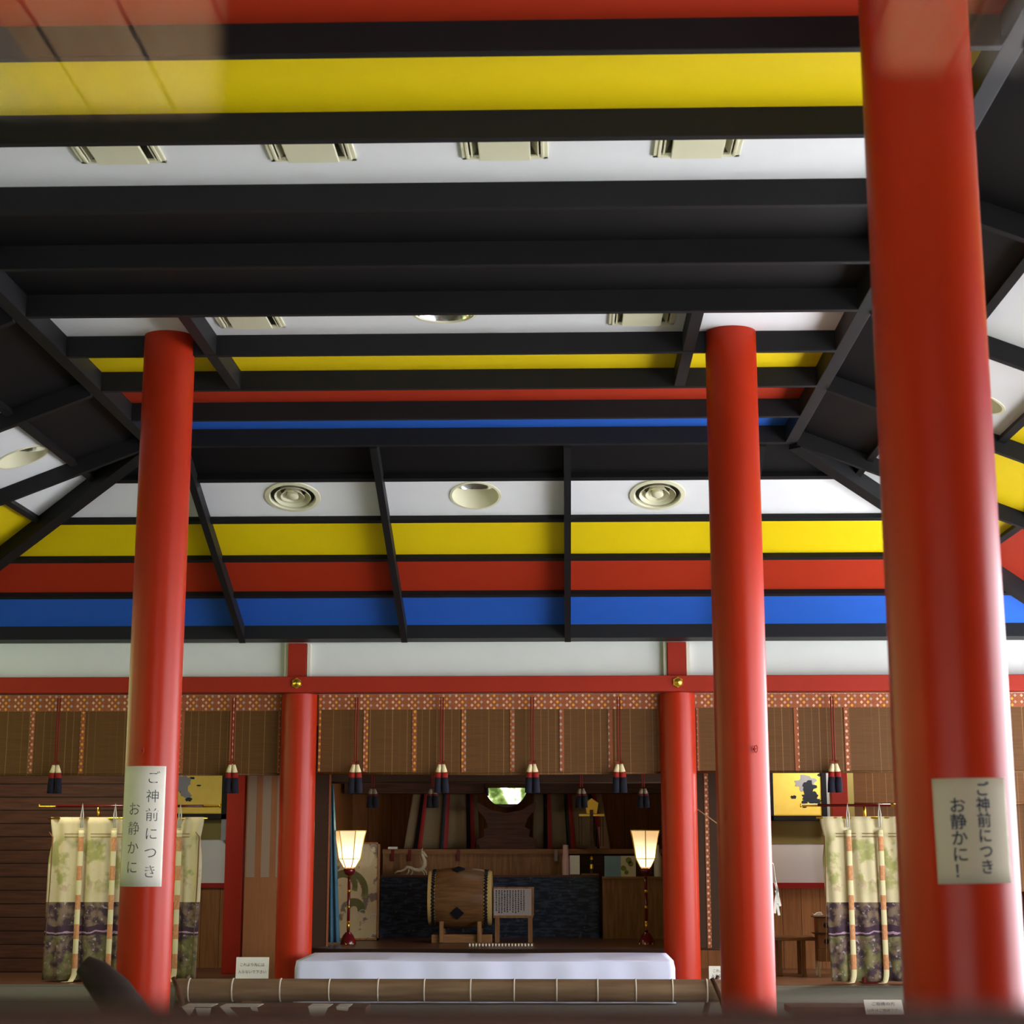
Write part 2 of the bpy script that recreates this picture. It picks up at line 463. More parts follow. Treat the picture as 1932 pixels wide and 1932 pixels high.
def letters(body, size, line=1.0, bold=0.0):
    """flat text outline: verts (x, y) and faces, centred on its block"""
    cu = bpy.data.curves.new('lettering', 'FONT'); cu.body = body; cu.size = size; cu.space_line = line
    cu.align_x = 'CENTER'; cu.offset = bold; cu.resolution_u = 3
    o = bpy.data.objects.new('lettering', cu); COL.objects.link(o)
    dg = bpy.context.evaluated_depsgraph_get()
    me = bpy.data.meshes.new_from_object(o.evaluated_get(dg))
    v = [(p.co.x, p.co.y) for p in me.vertices]; f = [tuple(p.vertices) for p in me.polygons]
    bpy.data.objects.remove(o); bpy.data.curves.remove(cu); bpy.data.meshes.remove(me)
    if v:
        x0 = (min(p[0] for p in v) + max(p[0] for p in v)) / 2; y0 = (min(p[1] for p in v) + max(p[1] for p in v)) / 2
        v = [(a - x0, b - y0) for a, b in v]
    return v, f

# ================================================================== STRUCTURE
WF, YF, YN = 2.58, 14.106, 5.006          # frame under the flat middle ceiling
ZB, ZP = 4.418, 4.554                     # beam undersides / panels
SL = .39                                  # fall of the sloping ceiling
ZS = 4.525                                # slope panel height at the frame
P1 = .91
def yk(k): return YF - (8 - k) * P1       # far lower edge of beam k

# ---- ground, floors
b = B().box(-30, 40, -14, 45, -.75, -.6); struct(b, 'ground', 'stone', 'pale gravel ground outside the hall', 'ground')
b = B().box(-6.1, 6.1, .6, 18.45, -.6, 0); struct(b, 'floor', 'tatami', 'grey-green matted floor of the hall', 'floor')
b = B().box(-6.1, 6.1, 18.45, 24, -.6, 0); struct(b, 'floor', 'backfloor', 'brown board floor behind the blinds', 'floor')
b = B().box(-2.0, 2.0, 19.2, 23.6, 0, .30); struct(b, 'floor', 'innerfloor', 'raised brown board floor of the inner room', 'floor')

# ---- flat middle ceiling
def panel_mesh(outer, holes, mapf, thick):
    allp = [outer] + holes
    flat = [p for l in allp for p in l]
    tri = tessellate_polygon([[Vector((p[0], p[1], 0)) for p in l] for l in allp])
    b = B(); b.add([mapf(p[0], p[1], 0) for p in flat], [tuple(t) for t in tri])
    return b
def circ(cx, cy, r, n=40): return [(cx + r * math.cos(2 * math.pi * k / n), cy + r * math.sin(2 * math.pi * k / n)) for k in range(n)]
def rect(x0, x1, y0, y1): return [(x0, y0), (x1, y0), (x1, y1), (x0, y1)]

ceil = thing('ceiling', 'flat middle ceiling of coloured bands between black beams', 'ceiling', (0, 9.556, ZP), kind='structure')
cols = {-2: 'blue', -1: 'red', 0: 'yellow', 1: 'white', 2: 'black', 3: 'black', 4: 'white', 5: 'yellow', 6: 'red', 7: 'blue'}
near_vents = [-1.385, -.462, .462, 1.380]
far_vents = [-1.235, 1.235]
VW, VY = .208, (7.80, 8.262)
VF = (10.70, 11.13)
DLF = (-.0, 10.875, .205)
for k in range(-2, 8):
    y0, y1 = yk(k), yk(k + 1) - .05
    holes = []
    if k == 1: holes = [rect(x - VW + .02, x + VW - .02, VY[0] + .02, VY[1] - .02) for x in near_vents]
    if k == 4: holes = [rect(x - VW + .02, x + VW - .02, VF[0] + .02, VF[1] - .02) for x in far_vents] + [circ(DLF[0], DLF[1], DLF[2] - .012)]
    pm = panel_mesh(rect(-WF + .09, WF - .09, y0 - .01, y1 + .01), holes, lambda u, v, w: (u, v, ZP), 0)
    pm.build(cols[k] + '_panel', 'p' + cols[k], ceil)
for k in range(-1, 8):
    b = B().box(-WF + .09, WF - .09, yk(k) - .05, yk(k), ZB, ZP + .05)
    struct(b, 'trim_%d' % (k + 2), 'black', 'black cross beam under the flat middle ceiling', 'beam', bevel=.004, origin=(0, yk(k), ZB))
# frame round the flat ceiling
b = B().box(-WF, WF, YF - .075, YF, ZB, ZS + .1); struct(b, 'trim_10', 'black', 'black beam closing the far side of the flat ceiling', 'beam', bevel=.004)
b = B().box(-WF, WF, YN, YN + .075, ZB, ZS + .1); struct(b, 'trim_11', 'black', 'black beam closing the near side of the flat ceiling', 'beam', bevel=.004)
for s in (-1, 1):
    b = B().box(s * WF, s * (WF - .092), YN + .075, YF - .075, ZB, ZS + .1)
    struct(b, 'trim_%d' % (12 + (s > 0)), 'black', 'black side beam along the %s of the flat ceiling' % ('right' if s > 0 else 'left'), 'beam', bevel=.004)
    b = B().box(s * 1.545 - .036, s * 1.545 + .036, yk(4), yk(6) - .05, ZB + .004, ZP + .02)
    struct(b, 'trim_%d' % (14 + (s > 0)), 'black', 'short black beam crossing white and yellow bands on the %s' % ('right' if s > 0 else 'left'), 'beam')

# ---- sloping ceiling round it: bands of black, white, yellow, red, blue
E_ = [0.0, .55, 1.16, 1.77, 2.38, 3.0]
BANDS = ['black', 'white', 'yellow', 'red', 'blue']
YC, HY = (YF + YN) / 2, (YF - YN) / 2
def mp(sd):
    """(u along, e outwards, h down square to the slope) -> world"""
    nrm = math.sqrt(1 + SL * SL)
    def f(u, e, h):
        e2 = e - h * SL / nrm; z = ZS - SL * e - h / nrm
        if sd == 'back': return Vector((u, YF + e2, z))
        if sd == 'front': return Vector((u, YN - e2, z))
        if sd == 'right': return Vector((WF + e2, YC + u, z))
        return Vector((-WF - e2, YC + u, z))
    return f
def half(sd): return WF if sd in ('back', 'front') else HY
DIF = [(-1.537, .865), (1.524, .865)]            # ring vents on the back slope (u, e)
DLB = [(0.0, .865)]
DLS = {'left': [(13.45, .80), (11.40, .80)], 'right': [(13.50, .865), (11.75, .865)]}
for sd in ('back', 'front', 'left', 'right'):
    f = mp(sd); hw = half(sd)
    c = thing('ceiling', {'back': 'sloping coloured ceiling above the far wall', 'front': 'sloping coloured ceiling above the entrance side',
              'left': 'sloping coloured ceiling along the left side', 'right': 'sloping coloured ceiling along the right side'}[sd], 'ceiling', f(0, 1.5, 0), kind='structure')
    for j in range(5):
        e0, e1 = E_[j], E_[j + 1]
        holes = []
        if j == 1 and sd == 'back':
            holes = [circ(u, e, .19) for u, e in DIF] + [circ(u, e, .196) for u, e in DLB]
        if j == 1 and sd in DLS:
            holes = [circ(y - YC, e, .196) for y, e in DLS[sd]]
        pm = panel_mesh([(-hw - e0, e0), (hw + e0, e0), (hw + e1, e1), (-hw - e1, e1)], holes, lambda u, e, h: f(u, e, 0), 0)
        pm.build(BANDS[j] + '_panel', 'p' + BANDS[j], c)
    for j in range(1, 5):                         # purlins
        e0 = E_[j]; t_ = .05 / math.sqrt(1 + SL * SL)
        d = .045
        lo = [f(-hw - e0, e0, -.01), f(hw + e0, e0, -.01), f(hw + e0 + t_, e0 + t_, -.01), f(-hw - e0 - t_, e0 + t_, -.01)]
        hi = [f(-hw - e0, e0, d), f(hw + e0, e0, d), f(hw + e0 + t_, e0 + t_, d), f(-hw - e0 - t_, e0 + t_, d)]
        B().hexa(lo, hi).build('purlin', 'black', c)
    us = [-2.312, -.772, .772, 2.312] if sd in ('back', 'front') else [s * v for v in (.925, 2.775, 4.50) for s in (-1, 1)]
    for u in us:                                  # rafters
        lo = [f(u - .029, 0, -.01), f(u + .029, 0, -.01), f(u + .029, 3.12, -.01), f(u - .029, 3.12, -.01)]
        hi = [f(u - .029, .04, .116), f(u + .029, .04, .116), f(u + .029, 3.12, .116), f(u - .029, 3.12, .116)]
        B().hexa(lo, hi).build('rafter', 'black', c)
# hip beams
ti = 16
for sx in (-1, 1):
    for yy, sy in ((YF, 1), (YN, -1)):
        p0 = Vector((sx * WF, yy, ZB + .05 - .015)); p1 = Vector((sx * (WF + 3.1), yy + sy * 3.1, ZB + .05 - .015 - SL * 3.1))
        b = B().bar(p0, p1, .12, .15)
        struct(b, 'trim_%d' % ti, 'black', 'black hip beam running down to the %s %s corner' % ('far' if sy > 0 else 'near', 'right' if sx > 0 else 'left'), 'beam'); ti += 1
# wall plates and walls above the openings
ZPL = 3.232
b = B().box(-6.0, 6.0, YF + 2.995, YF + 3.33, ZPL, 3.75); struct(b, 'trim_20', 'black', 'black wall plate along the top of the far wall', 'beam', bevel=.004)
b = B().box(-6.0, 6.0, YN - 3.33, YN - 2.995, ZPL, 3.75); struct(b, 'trim_21', 'black', 'black wall plate on the entrance side', 'beam')
for s in (-1, 1):
    b = B().box(s * (WF + 2.995), s * (WF + 3.33), YN - 2.99, YF + 2.99, ZPL, 3.75)
    struct(b, 'trim_%d' % (22 + (s > 0)), 'black', 'black wall plate along the %s side' % ('right' if s > 0 else 'left'), 'beam')
b = B().box(-6.3, 6.3, .4, 24.2, 4.95, 5.05)
struct(b, 'roof', 'darkwood', 'dark roof boarding over the hall', 'roof')

# ---- far wall: frieze, red tie beam, struts
YW = 17.56
zt1, zt0 = Z(1275, 17.38), Z(1305, 17.38)
b = B().box(-6.0, 6.0, YW, YW + .12, zt0, 4.95); struct(b, 'wall_back', 'wall', 'white frieze wall above the red tie beam', 'wall')
b = B().box(-6.0, 6.0, 17.38, YW + .05, zt0, zt1); struct(b, 'trim_24', 'red', 'long red tie beam across the far wall', 'beam', bevel=.006)
BLX, BRX = -1.82, 1.82
for i, cx in enumerate((BLX - .01, BRX - .005)):
    b = B().box(cx - .088, cx + .088, 17.47, YW + .02, zt1 + .002, ZPL - .002)
    struct(b, 'trim_%d' % (25 + i), 'red', 'short red strut above the %s far column' % ('left' if i == 0 else 'right'), 'post')
    for s in (-1, 1):
        b = B().box(cx + s * .093, cx + s * .125, 17.50, YW + .02, zt1 + .002, ZPL - .004)
        struct(b, 'trim_%d' % (27 + i * 2 + (s > 0)), 'cream', 'cream edging strip beside the %s red strut' % ('left' if i == 0 else 'right'), 'trim')
# ---- walls of the hall sides: sill, posts and header round wide openings
for s, nm in ((-1, 'wall_left'), (1, 'wall_right')):
    b = B()
    b.box(s * 5.92, s * 6.06, .6, 24.0, 3.15, 4.95)
    if s < 0:
        b.box(s * 5.92, s * 6.06, .6, 24.0, 0, .95)
        for y in (.6, 3.4, 6.2, 9.0, 11.8, 14.6, 17.45): b.box(s * 5.92, s * 6.06, y, y + (.6 if y < 17 else 6.55), .9, 3.2)
    else:
        b.box(s * 5.92, s * 6.06, .6, 24.0, 0, .28)
        for ya, yb in ((.6, 4.5), (9.4, 9.52), (13.4, 13.52), (17.45, 18.9), (20.2, 24.0)): b.box(s * 5.92, s * 6.06, ya, yb, .2, 3.2)
    struct(b, nm, 'red_dark' if s > 0 else 'darkwood', ('red-framed open right side of the hall' if s > 0 else 'dark wooden left side wall with openings'), 'wall')
b = B().box(-6.06, 6.06, .80, .92, 2.92, 4.95); b.box(-6.06, -1.2, .80, .92, 0, 2.92); b.box(2.5, 6.06, .80, .92, 0, 2.92)
struct(b, 'wall_front', 'darkwood', 'dark front wall round the entrance opening', 'wall')
for s, nm in ((-1, 'left'), (1, 'right')):
    b = B().hexa([(s * 6.06, -1.5, 3.75), (s * 6.06, 24.2, 3.75), (s * 8.1, 24.2, 3.35), (s * 8.1, -1.5, 3.35)], [(s * 6.06, -1.5, 3.85), (s * 6.06, 24.2, 3.85), (s * 8.1, 24.2, 3.45), (s * 8.1, -1.5, 3.45)])
    struct(b, 'roof', 'darkwood', 'deep eaves along the %s side' % nm, 'roof')
# back rooms
for xx, w_, lab in ((-4.6, 36, 'left side room'), (4.2, 72, 'right side room'), (0.0, 5, 'inner room')):  # unseen lamps added to brighten each room
    r = thing('fill_lamp', 'unseen lamp added to brighten the %s, behind the blinds' % lab, 'lamp', (xx, 18.2 if xx < 0 else 20.2 if xx else 20.4, 3.3), kind='structure')
    c = Vector(r.location)
    B().lathe([(.24, 0), (.24, -.03), (.20, -.07), (.001, -.08)], c, 'z', 32).build('diffuser', 'fillglow', r, smooth=True, auto=40)
    l = bpy.data.lights.new('fill_lamp_light', 'AREA'); l.shape = 'DISK'; l.size = .5; l.energy = w_; l.color = (1, .90, .76)
    lo = bpy.data.objects.new('fill_lamp_light', l); lo.location = (0, 0, -.09); lo.parent = r; COL.objects.link(lo)
b = B().box(-6.0, 6.0, YW + .12, 24.1, 3.3, 3.36); struct(b, 'ceiling', 'darkwood', 'dark board ceiling behind the far wall', 'ceiling')
b = B().box(-6.0, 6.0, 23.9, 24.0, 0, 3.3); struct(b, 'wall_back', 'innerwall', 'dark wooden wall at the end of the inner room', 'wall')
for s in (-1, 1):
    b = B().box(s * 2.0, s * 2.08, 19.25, 23.9, 0, 3.3)
    struct(b, 'wall_inner_%s' % ('left' if s < 0 else 'right'), 'innerwall', 'dark partition on the %s of the inner room' % ('left' if s < 0 else 'right'), 'wall')
# side rooms: wall with wainscot, red rail, white boards, olive plaster
def side_room(s, x0, x1, Yw):
    nm = 'left' if s < 0 else 'right'
    zr0, zr1 = (Z(1675, Yw), Z(1666, Yw)) if s < 0 else (Z(1676, Yw), Z(1665.5, Yw))
    zo = Z(1584, Yw) if s < 0 else Z(1592, Yw)
    b = B().box(x0, x1, Yw, Yw + .1, 0, zr0); struct(b, 'wall_back_' + nm, 'wainscot', 'brown board wainscot of the %s side room' % nm, 'wall')
    b = B().box(x0, x1, Yw - .03, Yw + .1, zr0, zr1); struct(b, 'trim_%d' % (31 if s < 0 else 32), 'red_dark', 'red rail above the wainscot in the %s side room' % nm, 'rail')
    b = B().box(x0, x1, Yw + .01, Yw + .1, zr1, zo); struct(b, 'wall_back_' + nm, 'panelwhite', 'white boards above the red rail in the %s side room' % nm, 'wall')
    b = B().box(x0, x1, Yw + .005, Yw + .1, zo, 3.3); struct(b, 'wall_back_' + nm, 'olive', 'olive plaster wall in the %s side room' % nm, 'wall')
side_room(-1, X(340, 21), -2.09, 21.0)
side_room(1, 2.09, 5.9, 21.0)
b = B().box(-5.9, X(240, 20.2), 20.2, 20.3, 0, 3.3); struct(b, 'wall_back_left', 'darkwall', 'dark boarded wall behind the left curtain stand', 'wall')
b = B().box(X(240, 20.2), X(240, 20.2) + .06, 20.2, 21.0, 0, 3.3); struct(b, 'trim_33', 'darkwood', 'dark end board of the left boarded wall', 'trim')
# unseen greenery outside the left openings, added to block light
def shading_hedge():
    b = B()
    def f(u, v):
        y = -2 + 27 * u; w = math.sin(y * 9.1 + v * 17) * .09 + math.sin(y * 23.7 + v * 41) * .05 + math.sin(y * 3.3 - v * 7) * .08
        if v < .8: return Vector((-9.2 + w, y, -.6 + 4.2 * v / .8))
        return Vector((-9.2 + w - (v - .8) / .2 * 1.2, y, 3.6 + .15 * math.sin(y * 7)))
    return b.sheet(f, 220, 30)
tag(shading_hedge().build('shading_hedge', plain('hedge_leaves', (150, 166, 108), .9, .5, 12), smooth=True, origin=(-9.2, 11, -.6)), 'unseen greenery added to block light at the left openings', 'shading_hedge', kind='stuff')
# entrance: soffit outside, rail the camera looks over, corner panes
b = B()
b.box(-6.5, 7.5, -3.3, .8, 3.02, 3.06)
struct(b, 'ceiling', 'soffit', 'warm board soffit of the porch outside', 'ceiling')
for i, xx in enumerate((-.62, .35, 1.62, 3.6)):
    b = B().box(xx, xx + .16, -3.3, -1.2, 2.92, 3.02); struct(b, 'trim_%d' % (40 + i), 'greywood', 'pale grey rafter under the porch soffit', 'beam')
zr = Z(1907, .60)
b = B().box(-1.2, 2.5, .56, .64, zr - .12, zr); struct(b, 'trim_34', 'railwood', 'dark brown rail of the entrance lattice', 'rail', bevel=.01)
b = B().box(-1.2, 2.5, .56, .64, 0, .1); struct(b, 'trim_35', 'railwood', 'dark brown foot rail of the entrance lattice', 'rail')
for xx in (-1.2, 2.5):
    b = B().box(xx - .05, xx + .05, .55, .65, 0, 2.6); struct(b, 'trim_%d' % (36 + (xx > 0)), 'railwood', 'dark brown post of the entrance lattice', 'post')

# ================================================================== COLUMNS
def column(px_x, y, r, z1, label, z0=0.0):
    b = B().lathe([(r, z0), (r, z1)], (px_x, y, 0), 'z', 64)
    b.lathe([(r, z1), (.001, z1)], (px_x, y, 0), 'z', 64)
    o = b.build('column', 'lacquer', smooth=True, auto=40, origin=(px_x, y, 0))
    return tag(o, label, 'column', kind='thing')
cML = column(-1.82, 11.358, .1635, ZP - .001, 'red round column carrying the long narrow paper notice')
cMR = column(1.82, 11.358, .1635, ZP - .001, 'red round column with a small ring hook, right of the white cloth')
cG = column(1.82, 5.238, .165, ZP - .001, 'thick near red column carrying the short paper notice')
cBL = column(BLX, 17.644, .170, zt0 - .001, 'red far column at the left end of the white cloth')
cBR = column(BRX, 17.644, .170, zt0 - .001, 'red far column at the right end of the white cloth')
for cx, cyy, rr, lab in ((-1.82, 11.358, .1635, 'small red hook on the column above the long notice'), (1.82, 11.358, .1635, 'small red hook on the column right of the white cloth')):
    a = math.radians(-8 if cx < 0 else 22)
    p = Vector((cx + rr * math.sin(a), cyy - rr * math.cos(a), Z(1414, 11.2)))
    n = Vector((math.sin(a), -math.cos(a), 0)); s = Vector((n.y, -n.x, 0))
    b = B().tube([p - n * .003, p + n * .018], .006, 8)
    ringc = p + n * .022
    b.tube([ringc + (Vector((0, 0, 1)) * math.cos(t) + s * math.sin(t) * .55) * .02 for t in [2 * math.pi * k / 16 for k in range(17)]], .0035, 6)
    tag(b.build('hook', 'red', smooth=True, origin=p), lab, 'hook')

# red posts further back
def post(px0, px1, Y, z0, z1, label, d=.14):
    b = B().box(X(px0, Y), X(px1, Y), Y, Y + d, z0, z1)
    return tag(b.build('post', 'red', bevel=.006, origin=(X(px0, Y), Y, z0)), label, 'post', kind='thing')
post(425, 459, 20.0, 0, 3.29, 'square red post left of the striped shutter')
post(1572, 1604, 20.0, 0, 3.29, 'square red post beside the right gold painting')
# grey strips beside them
struct(B().box(X(415, 20.9), X(425, 20.9), 20.93, 20.99, Z(1585, 20.9), 3.2), 'trim_38', 'grey', 'pale grey strip beside the left gold painting', 'trim')
struct(B().box(X(1563, 20.9), X(1571, 20.9), 20.93, 20.99, Z(1545, 20.9), 3.2), 'trim_39', 'grey', 'pale grey strip beside the right gold painting', 'trim')

# gold rosettes on the tie beam
def rosette(px, py, label):
    c = pt(px, py, 17.372)
    r = thing('rosette', label, 'ornament', c, 'gold rosettes on the red tie beam')
    poly = []
    for k in range(12):
        a = math.pi / 2 + k * math.pi / 6; rr = .052 if k % 2 == 0 else .043
        poly.append((rr * math.cos(a), rr * math.sin(a)))
    B().prism(poly, c, (1, 0, 0), (0, 0, 1), (0, -.01, 0)).build('plate', 'gold', r)
    B().lathe([(.036, 0), (.033, .005), (.022, .005), (.014, .010), (.001, .012)], c + Vector((0, -.01, 0)), (Vector((1, 0, 0)), Vector((0, 0, 1)), Vector((0, -1, 0))), 20).build('boss', 'gold', r, smooth=True)
rosette(560, 1289, 'gold rosette on the tie beam above the left far column')
rosette(1279, 1287, 'gold rosette on the tie beam above the right far column')

# ================================================================== NOTICES
def curved_notice(name, label, cx, cyy, r, a0, a1, z0, z1, tilt, cols_, mat, ink, bold, cat='sign'):
    am = (a0 + a1) / 2; w = (a1 - a0) * r; h = z1 - z0
    c = Vector((cx + r * math.sin(am), cyy - r * math.cos(am), (z0 + z1) / 2))
    root = thing(name, label, cat, c)
    def wrap(u, v, d):
        # u,v in metres on the sheet (tilted), d off the column
        uu = u * math.cos(tilt) - v * math.sin(tilt); vv = u * math.sin(tilt) + v * math.cos(tilt)
        a = am + uu / r
        return Vector((cx + (r + d) * math.sin(a), cyy - (r + d) * math.cos(a), c.z + vv))
    B().sheet(lambda i, j: wrap((i - .5) * w, (j - .5) * h, .0022), 24, 6).build('paper', mat, root, smooth=True, solid=.001)
    b = B()
    for body, size, line, u, v, hh in cols_:
        vs, fs = letters(body, size, line, bold)
        ys = [p[1] for p in vs] or [0, 1]
        k = hh / (max(ys) - min(ys))
        b.add([wrap(u + p[0] * k, v + p[1] * k, .0034) for p in vs], fs)
    b.build('lettering', ink, root)
    return root
rml = .1635
zA, zB_ = Z(1444, 11.2), Z(1673, 11.2)
curved_notice('paper_notice', 'long narrow paper notice with two columns of brush characters', -1.82, 11.358, rml, math.radians(-63.5), math.radians(43.5), zB_, zA, 0.0,
    [('ご\n神\n前\nに\nつ\nき', .08, 1.34, .076, .012, .63), ('お\n静\nか\nに', .078, 1.34, -.036, -.070, .415)], 'paper', 'ink', -.0006)
zA, zB_ = Z(1469, 5.08), Z(1667, 5.08)
curved_notice('paper_notice', 'short cream paper notice with two columns of thick characters', 1.82, 5.238, .165, math.radians(-31.5), math.radians(44), zB_, zA, math.radians(.8),
    [('ご\n神\n前\nに\nつ\nき', .04, .98, .026, .008, .245), ('お\n静\nか\nに\n！', .04, .98, -.044, -.018, .21)], 'papercream', 'inkblue', .0006)

def card(name, label, px0, px1, py0, py1, Y, lean, lines, size, mat='paper', foot=True, skew=0):
    """small upright card: lower edge nearer the hall, leaning back"""
    p0, p1 = pt(px0, py1, Y), pt(px1, py1, Y); h = Z(py0, Y) - Z(py1, Y)
    root = thing(name, label, 'sign', (p0 + p1) / 2)
    ux = (p1 - p0); ux.z = 0; w = ux.length; ux.normalize()
    L = h / math.cos(lean); uy = Vector((0, math.sin(lean), math.cos(lean)))
    base = (p0 + p1) / 2; nrm = uy.cross(ux).normalized() if uy.cross(ux).y < 0 else -uy.cross(ux).normalized()
    B().prism([(-w / 2, 0), (w / 2, 0), (w / 2, L), (-w / 2, L)], base, ux, uy, -nrm * .004).build('plate', mat, root)
    b = B()
    for body, v, ww in lines:
        vs, fs = letters(body, .03, 1, 0)
        xs_ = [p[0] for p in vs] or [0, 1]; k = ww * w / (max(xs_) - min(xs_))
        b.add([base + ux * p[0] * k + uy * (L * v + p[1] * k) + nrm * .002 for p in vs], fs)
    b.build('lettering', 'ink', root)
    if foot:
        zf = base.z
        B().box(base.x - w * .3, base.x + w * .3, base.y + .01, base.y + .07, 0, zf + .02).build('foot', 'wood', root)
    return root
card('notice_card', 'white card with two printed lines, left of the white cloth', 444, 506, 1806, 1848, 16.3, .12, [('これより先には', .66, .74), ('入らないで下さい', .34, .86)], .03)
card('notice_card', 'white card with printed lines half hidden behind the hooked column', 1338, 1400, 1823, 1849, 16.3, .12, [('これより先には', .66, .74), ('入らないで下さい', .30, .86)], .03)

# ================================================================== CEILING FITTINGS
def vent(cx, y0, y1, label, group):
    c = Vector((cx, (y0 + y1) / 2, ZP)); r = thing('ceiling_vent', label, 'vent', c, group)
    x0, x1 = cx - VW, cx + VW; zz = ZP - .012
    b = B()
    for a0, a1, c0, c1 in ((x0, x1, y0, y0 + .03), (x0, x1, y1 - .03, y1), (x0, x0 + .03, y0, y1), (x1 - .03, x1, y0, y1)): b.box(a0, a1, c0, c1, zz, ZP + .002)
    for a0, a1, c0, c1 in ((x0 + .02, x0 + .036, y0 + .02, y1 - .02), (x1 - .036, x1 - .02, y0 + .02, y1 - .02)): b.box(a0, a1, c0, c1, zz - .004, ZP + .002)
    b.build('frame', 'vent', r, bevel=.003)
    B().box(x0 + .085, x1 - .085, y0 + .02, y1 - .012, zz - .012, zz + .004).build('cover_plate', 'vent', r, bevel=.003)
    b = B().box(x0 + .02, x1 - .02, y0 + .02, y1 - .02, ZP + .09, ZP + .1)
    for a in (x0 + .02, x1 - .028): b.box(a, a + .008, y0 + .02, y1 - .02, ZP, ZP + .1)
    for a in (y0 + .02, y1 - .028): b.box(x0 + .02, x1 - .02, a, a + .008, ZP, ZP + .1)
    b.build('duct', 'ventdark', r)
    for s, xx in ((1, x0 + .045), (-1, x1 - .045)):
        B().hexa([(xx, y0 + .03, zz + .004), (xx, y1 - .03, zz + .004), (xx + s * .004, y1 - .03, zz), (xx + s * .004, y0 + .03, zz)],
                 [(xx + s * .035, y0 + .03, ZP + .05), (xx + s * .035, y1 - .03, ZP + .05), (xx + s * .039, y1 - .03, ZP + .046), (xx + s * .039, y0 + .03, ZP + .046)]).build('louver', 'vent', r)
names = ['leftmost', 'second from left', 'third from left', 'rightmost']
for x, n_ in zip(near_vents, names): vent(x, VY[0], VY[1], 'cream square vent, %s of four in the near white band' % n_, 'vents in the near white band')
vent(far_vents[0], VF[0], VF[1], 'cream vent in the far white band, left of the downlight', 'vents in the far white band')
vent(far_vents[1], VF[0], VF[1], 'cream vent in the far white band, right of the downlight', 'vents in the far white band')

def diffuser(u, e, label):
    f = mp('back'); c = f(u, e, 0); nrm = (f(u, e, 1) - c)
    ax = (Vector((1, 0, 0)), (f(u, e + 1, 0) - c).normalized(), nrm)
    r = thing('ring_vent', label, 'vent', c, 'round ring vents on the far slope')
    B().lathe([(.236, .001), (.232, .010), (.196, .014), (.188, .004), (.186, -.02)], c, ax, 48).build('outer_ring', 'vent', r, smooth=True, auto=30)
    for i, (r0, r1, h) in enumerate(((.152, .112, .008), (.098, .066, .004), (.050, .001, .004))):
        if i < 2: prof = [(r1, -.055), (r1 + .012, -.03), (r0 - .01, h - .002), (r0, h + .004), (r0 + .002, h), (r0 - .012, h - .01), (r1 - .003, -.058), (r1, -.055)]
        else: prof = [(.047, -.05), (.046, -.02), (r0, h), (.04, .012), (.02, .016), (.001, .017)]
        B().lathe(prof, c, ax, 40).build('cone', 'vent', r, smooth=True, auto=40)
    B().lathe([(.186, -.02), (.17, -.09), (.001, -.088)], c + nrm * -.004, ax, 40).build('duct', 'ventdark', r, smooth=True)
diffuser(*DIF[0], 'round cream ring vent on the far slope, left of the downlight')
diffuser(*DIF[1], 'round cream ring vent on the far slope, right of the downlight')

def downlight_slope(sd, u, e, label):
    f = mp(sd); c = f(u, e, 0); nrm = f(u, e, 1) - c
    au = (f(u + 1, e, 0) - c).normalized(); ae = (f(u, e + 1, 0) - c).normalized()
    r = thing('downlight', label, 'light', c, 'downlights on the sloping ceiling')
    B().lathe([(.218, .0005), (.216, .006), (.196, .007), (.192, .001), (.192, -.004)], c, (au, ae, nrm), 48).build('rim', 'vent', r, smooth=True, auto=40)
    n = 48; low = []; top = []
    zt = c.z + .086
    for k in range(n):
        a = 2 * math.pi * k / n; p = c + (au * math.cos(a) + ae * math.sin(a)) * .193; low.append(p)
        q = c + (au * math.cos(a) + ae * math.sin(a)) * .185; top.append(Vector((q.x, q.y, zt)))
    B().add(low + top, [(k, (k + 1) % n, n + (k + 1) % n, n + k) for k in range(n)]).build('can', 'vent', r, smooth=True)
    tc_ = Vector((c.x, c.y, zt))
    B().lathe([(.186, 0), (.174, 0)], tc_, 'z', 48).build('inner_ring', 'vent', r)
    B().lathe([(.176, -.005), (.174, .002), (.13, .07), (.06, .10), (.001, .105)], tc_, 'z', 48).build('reflector', 'silver', r, smooth=True)
    B().lathe([(.001, .03), (.03, .035), (.04, .06), (.03, .09), (.012, .10)], tc_, 'z', 20).build('bulb', 'pwhite', r, smooth=True)
downlight_slope('back', DLB[0][0], DLB[0][1], 'round cream downlight on the far slope between the ring vents')
for sd in ('left', 'right'):
    for y, e in DLS[sd]:
        downlight_slope(sd, y - YC, e, 'round cream downlight on the %s slope, %s the entrance' % (sd, 'farther from' if y > 12 else 'nearer to'))
def downlight_flat(cx, cyy, rr, label):
    c = Vector((cx, cyy, ZP)); r = thing('downlight', label, 'light', c)
    B().lathe([(rr, .001), (rr - .002, -.006), (rr - .022, -.008), (rr - .026, .002)], c, 'z', 48).build('rim', 'vent', r, smooth=True, auto=40)
    B().lathe([(rr - .024, -.003), (rr - .04, .04), (.11, .10), (.05, .13), (.001, .135)], c, 'z', 48).build('reflector', 'silver', r, smooth=True)
downlight_flat(*DLF, 'round downlight with silver reflector in the far white band')

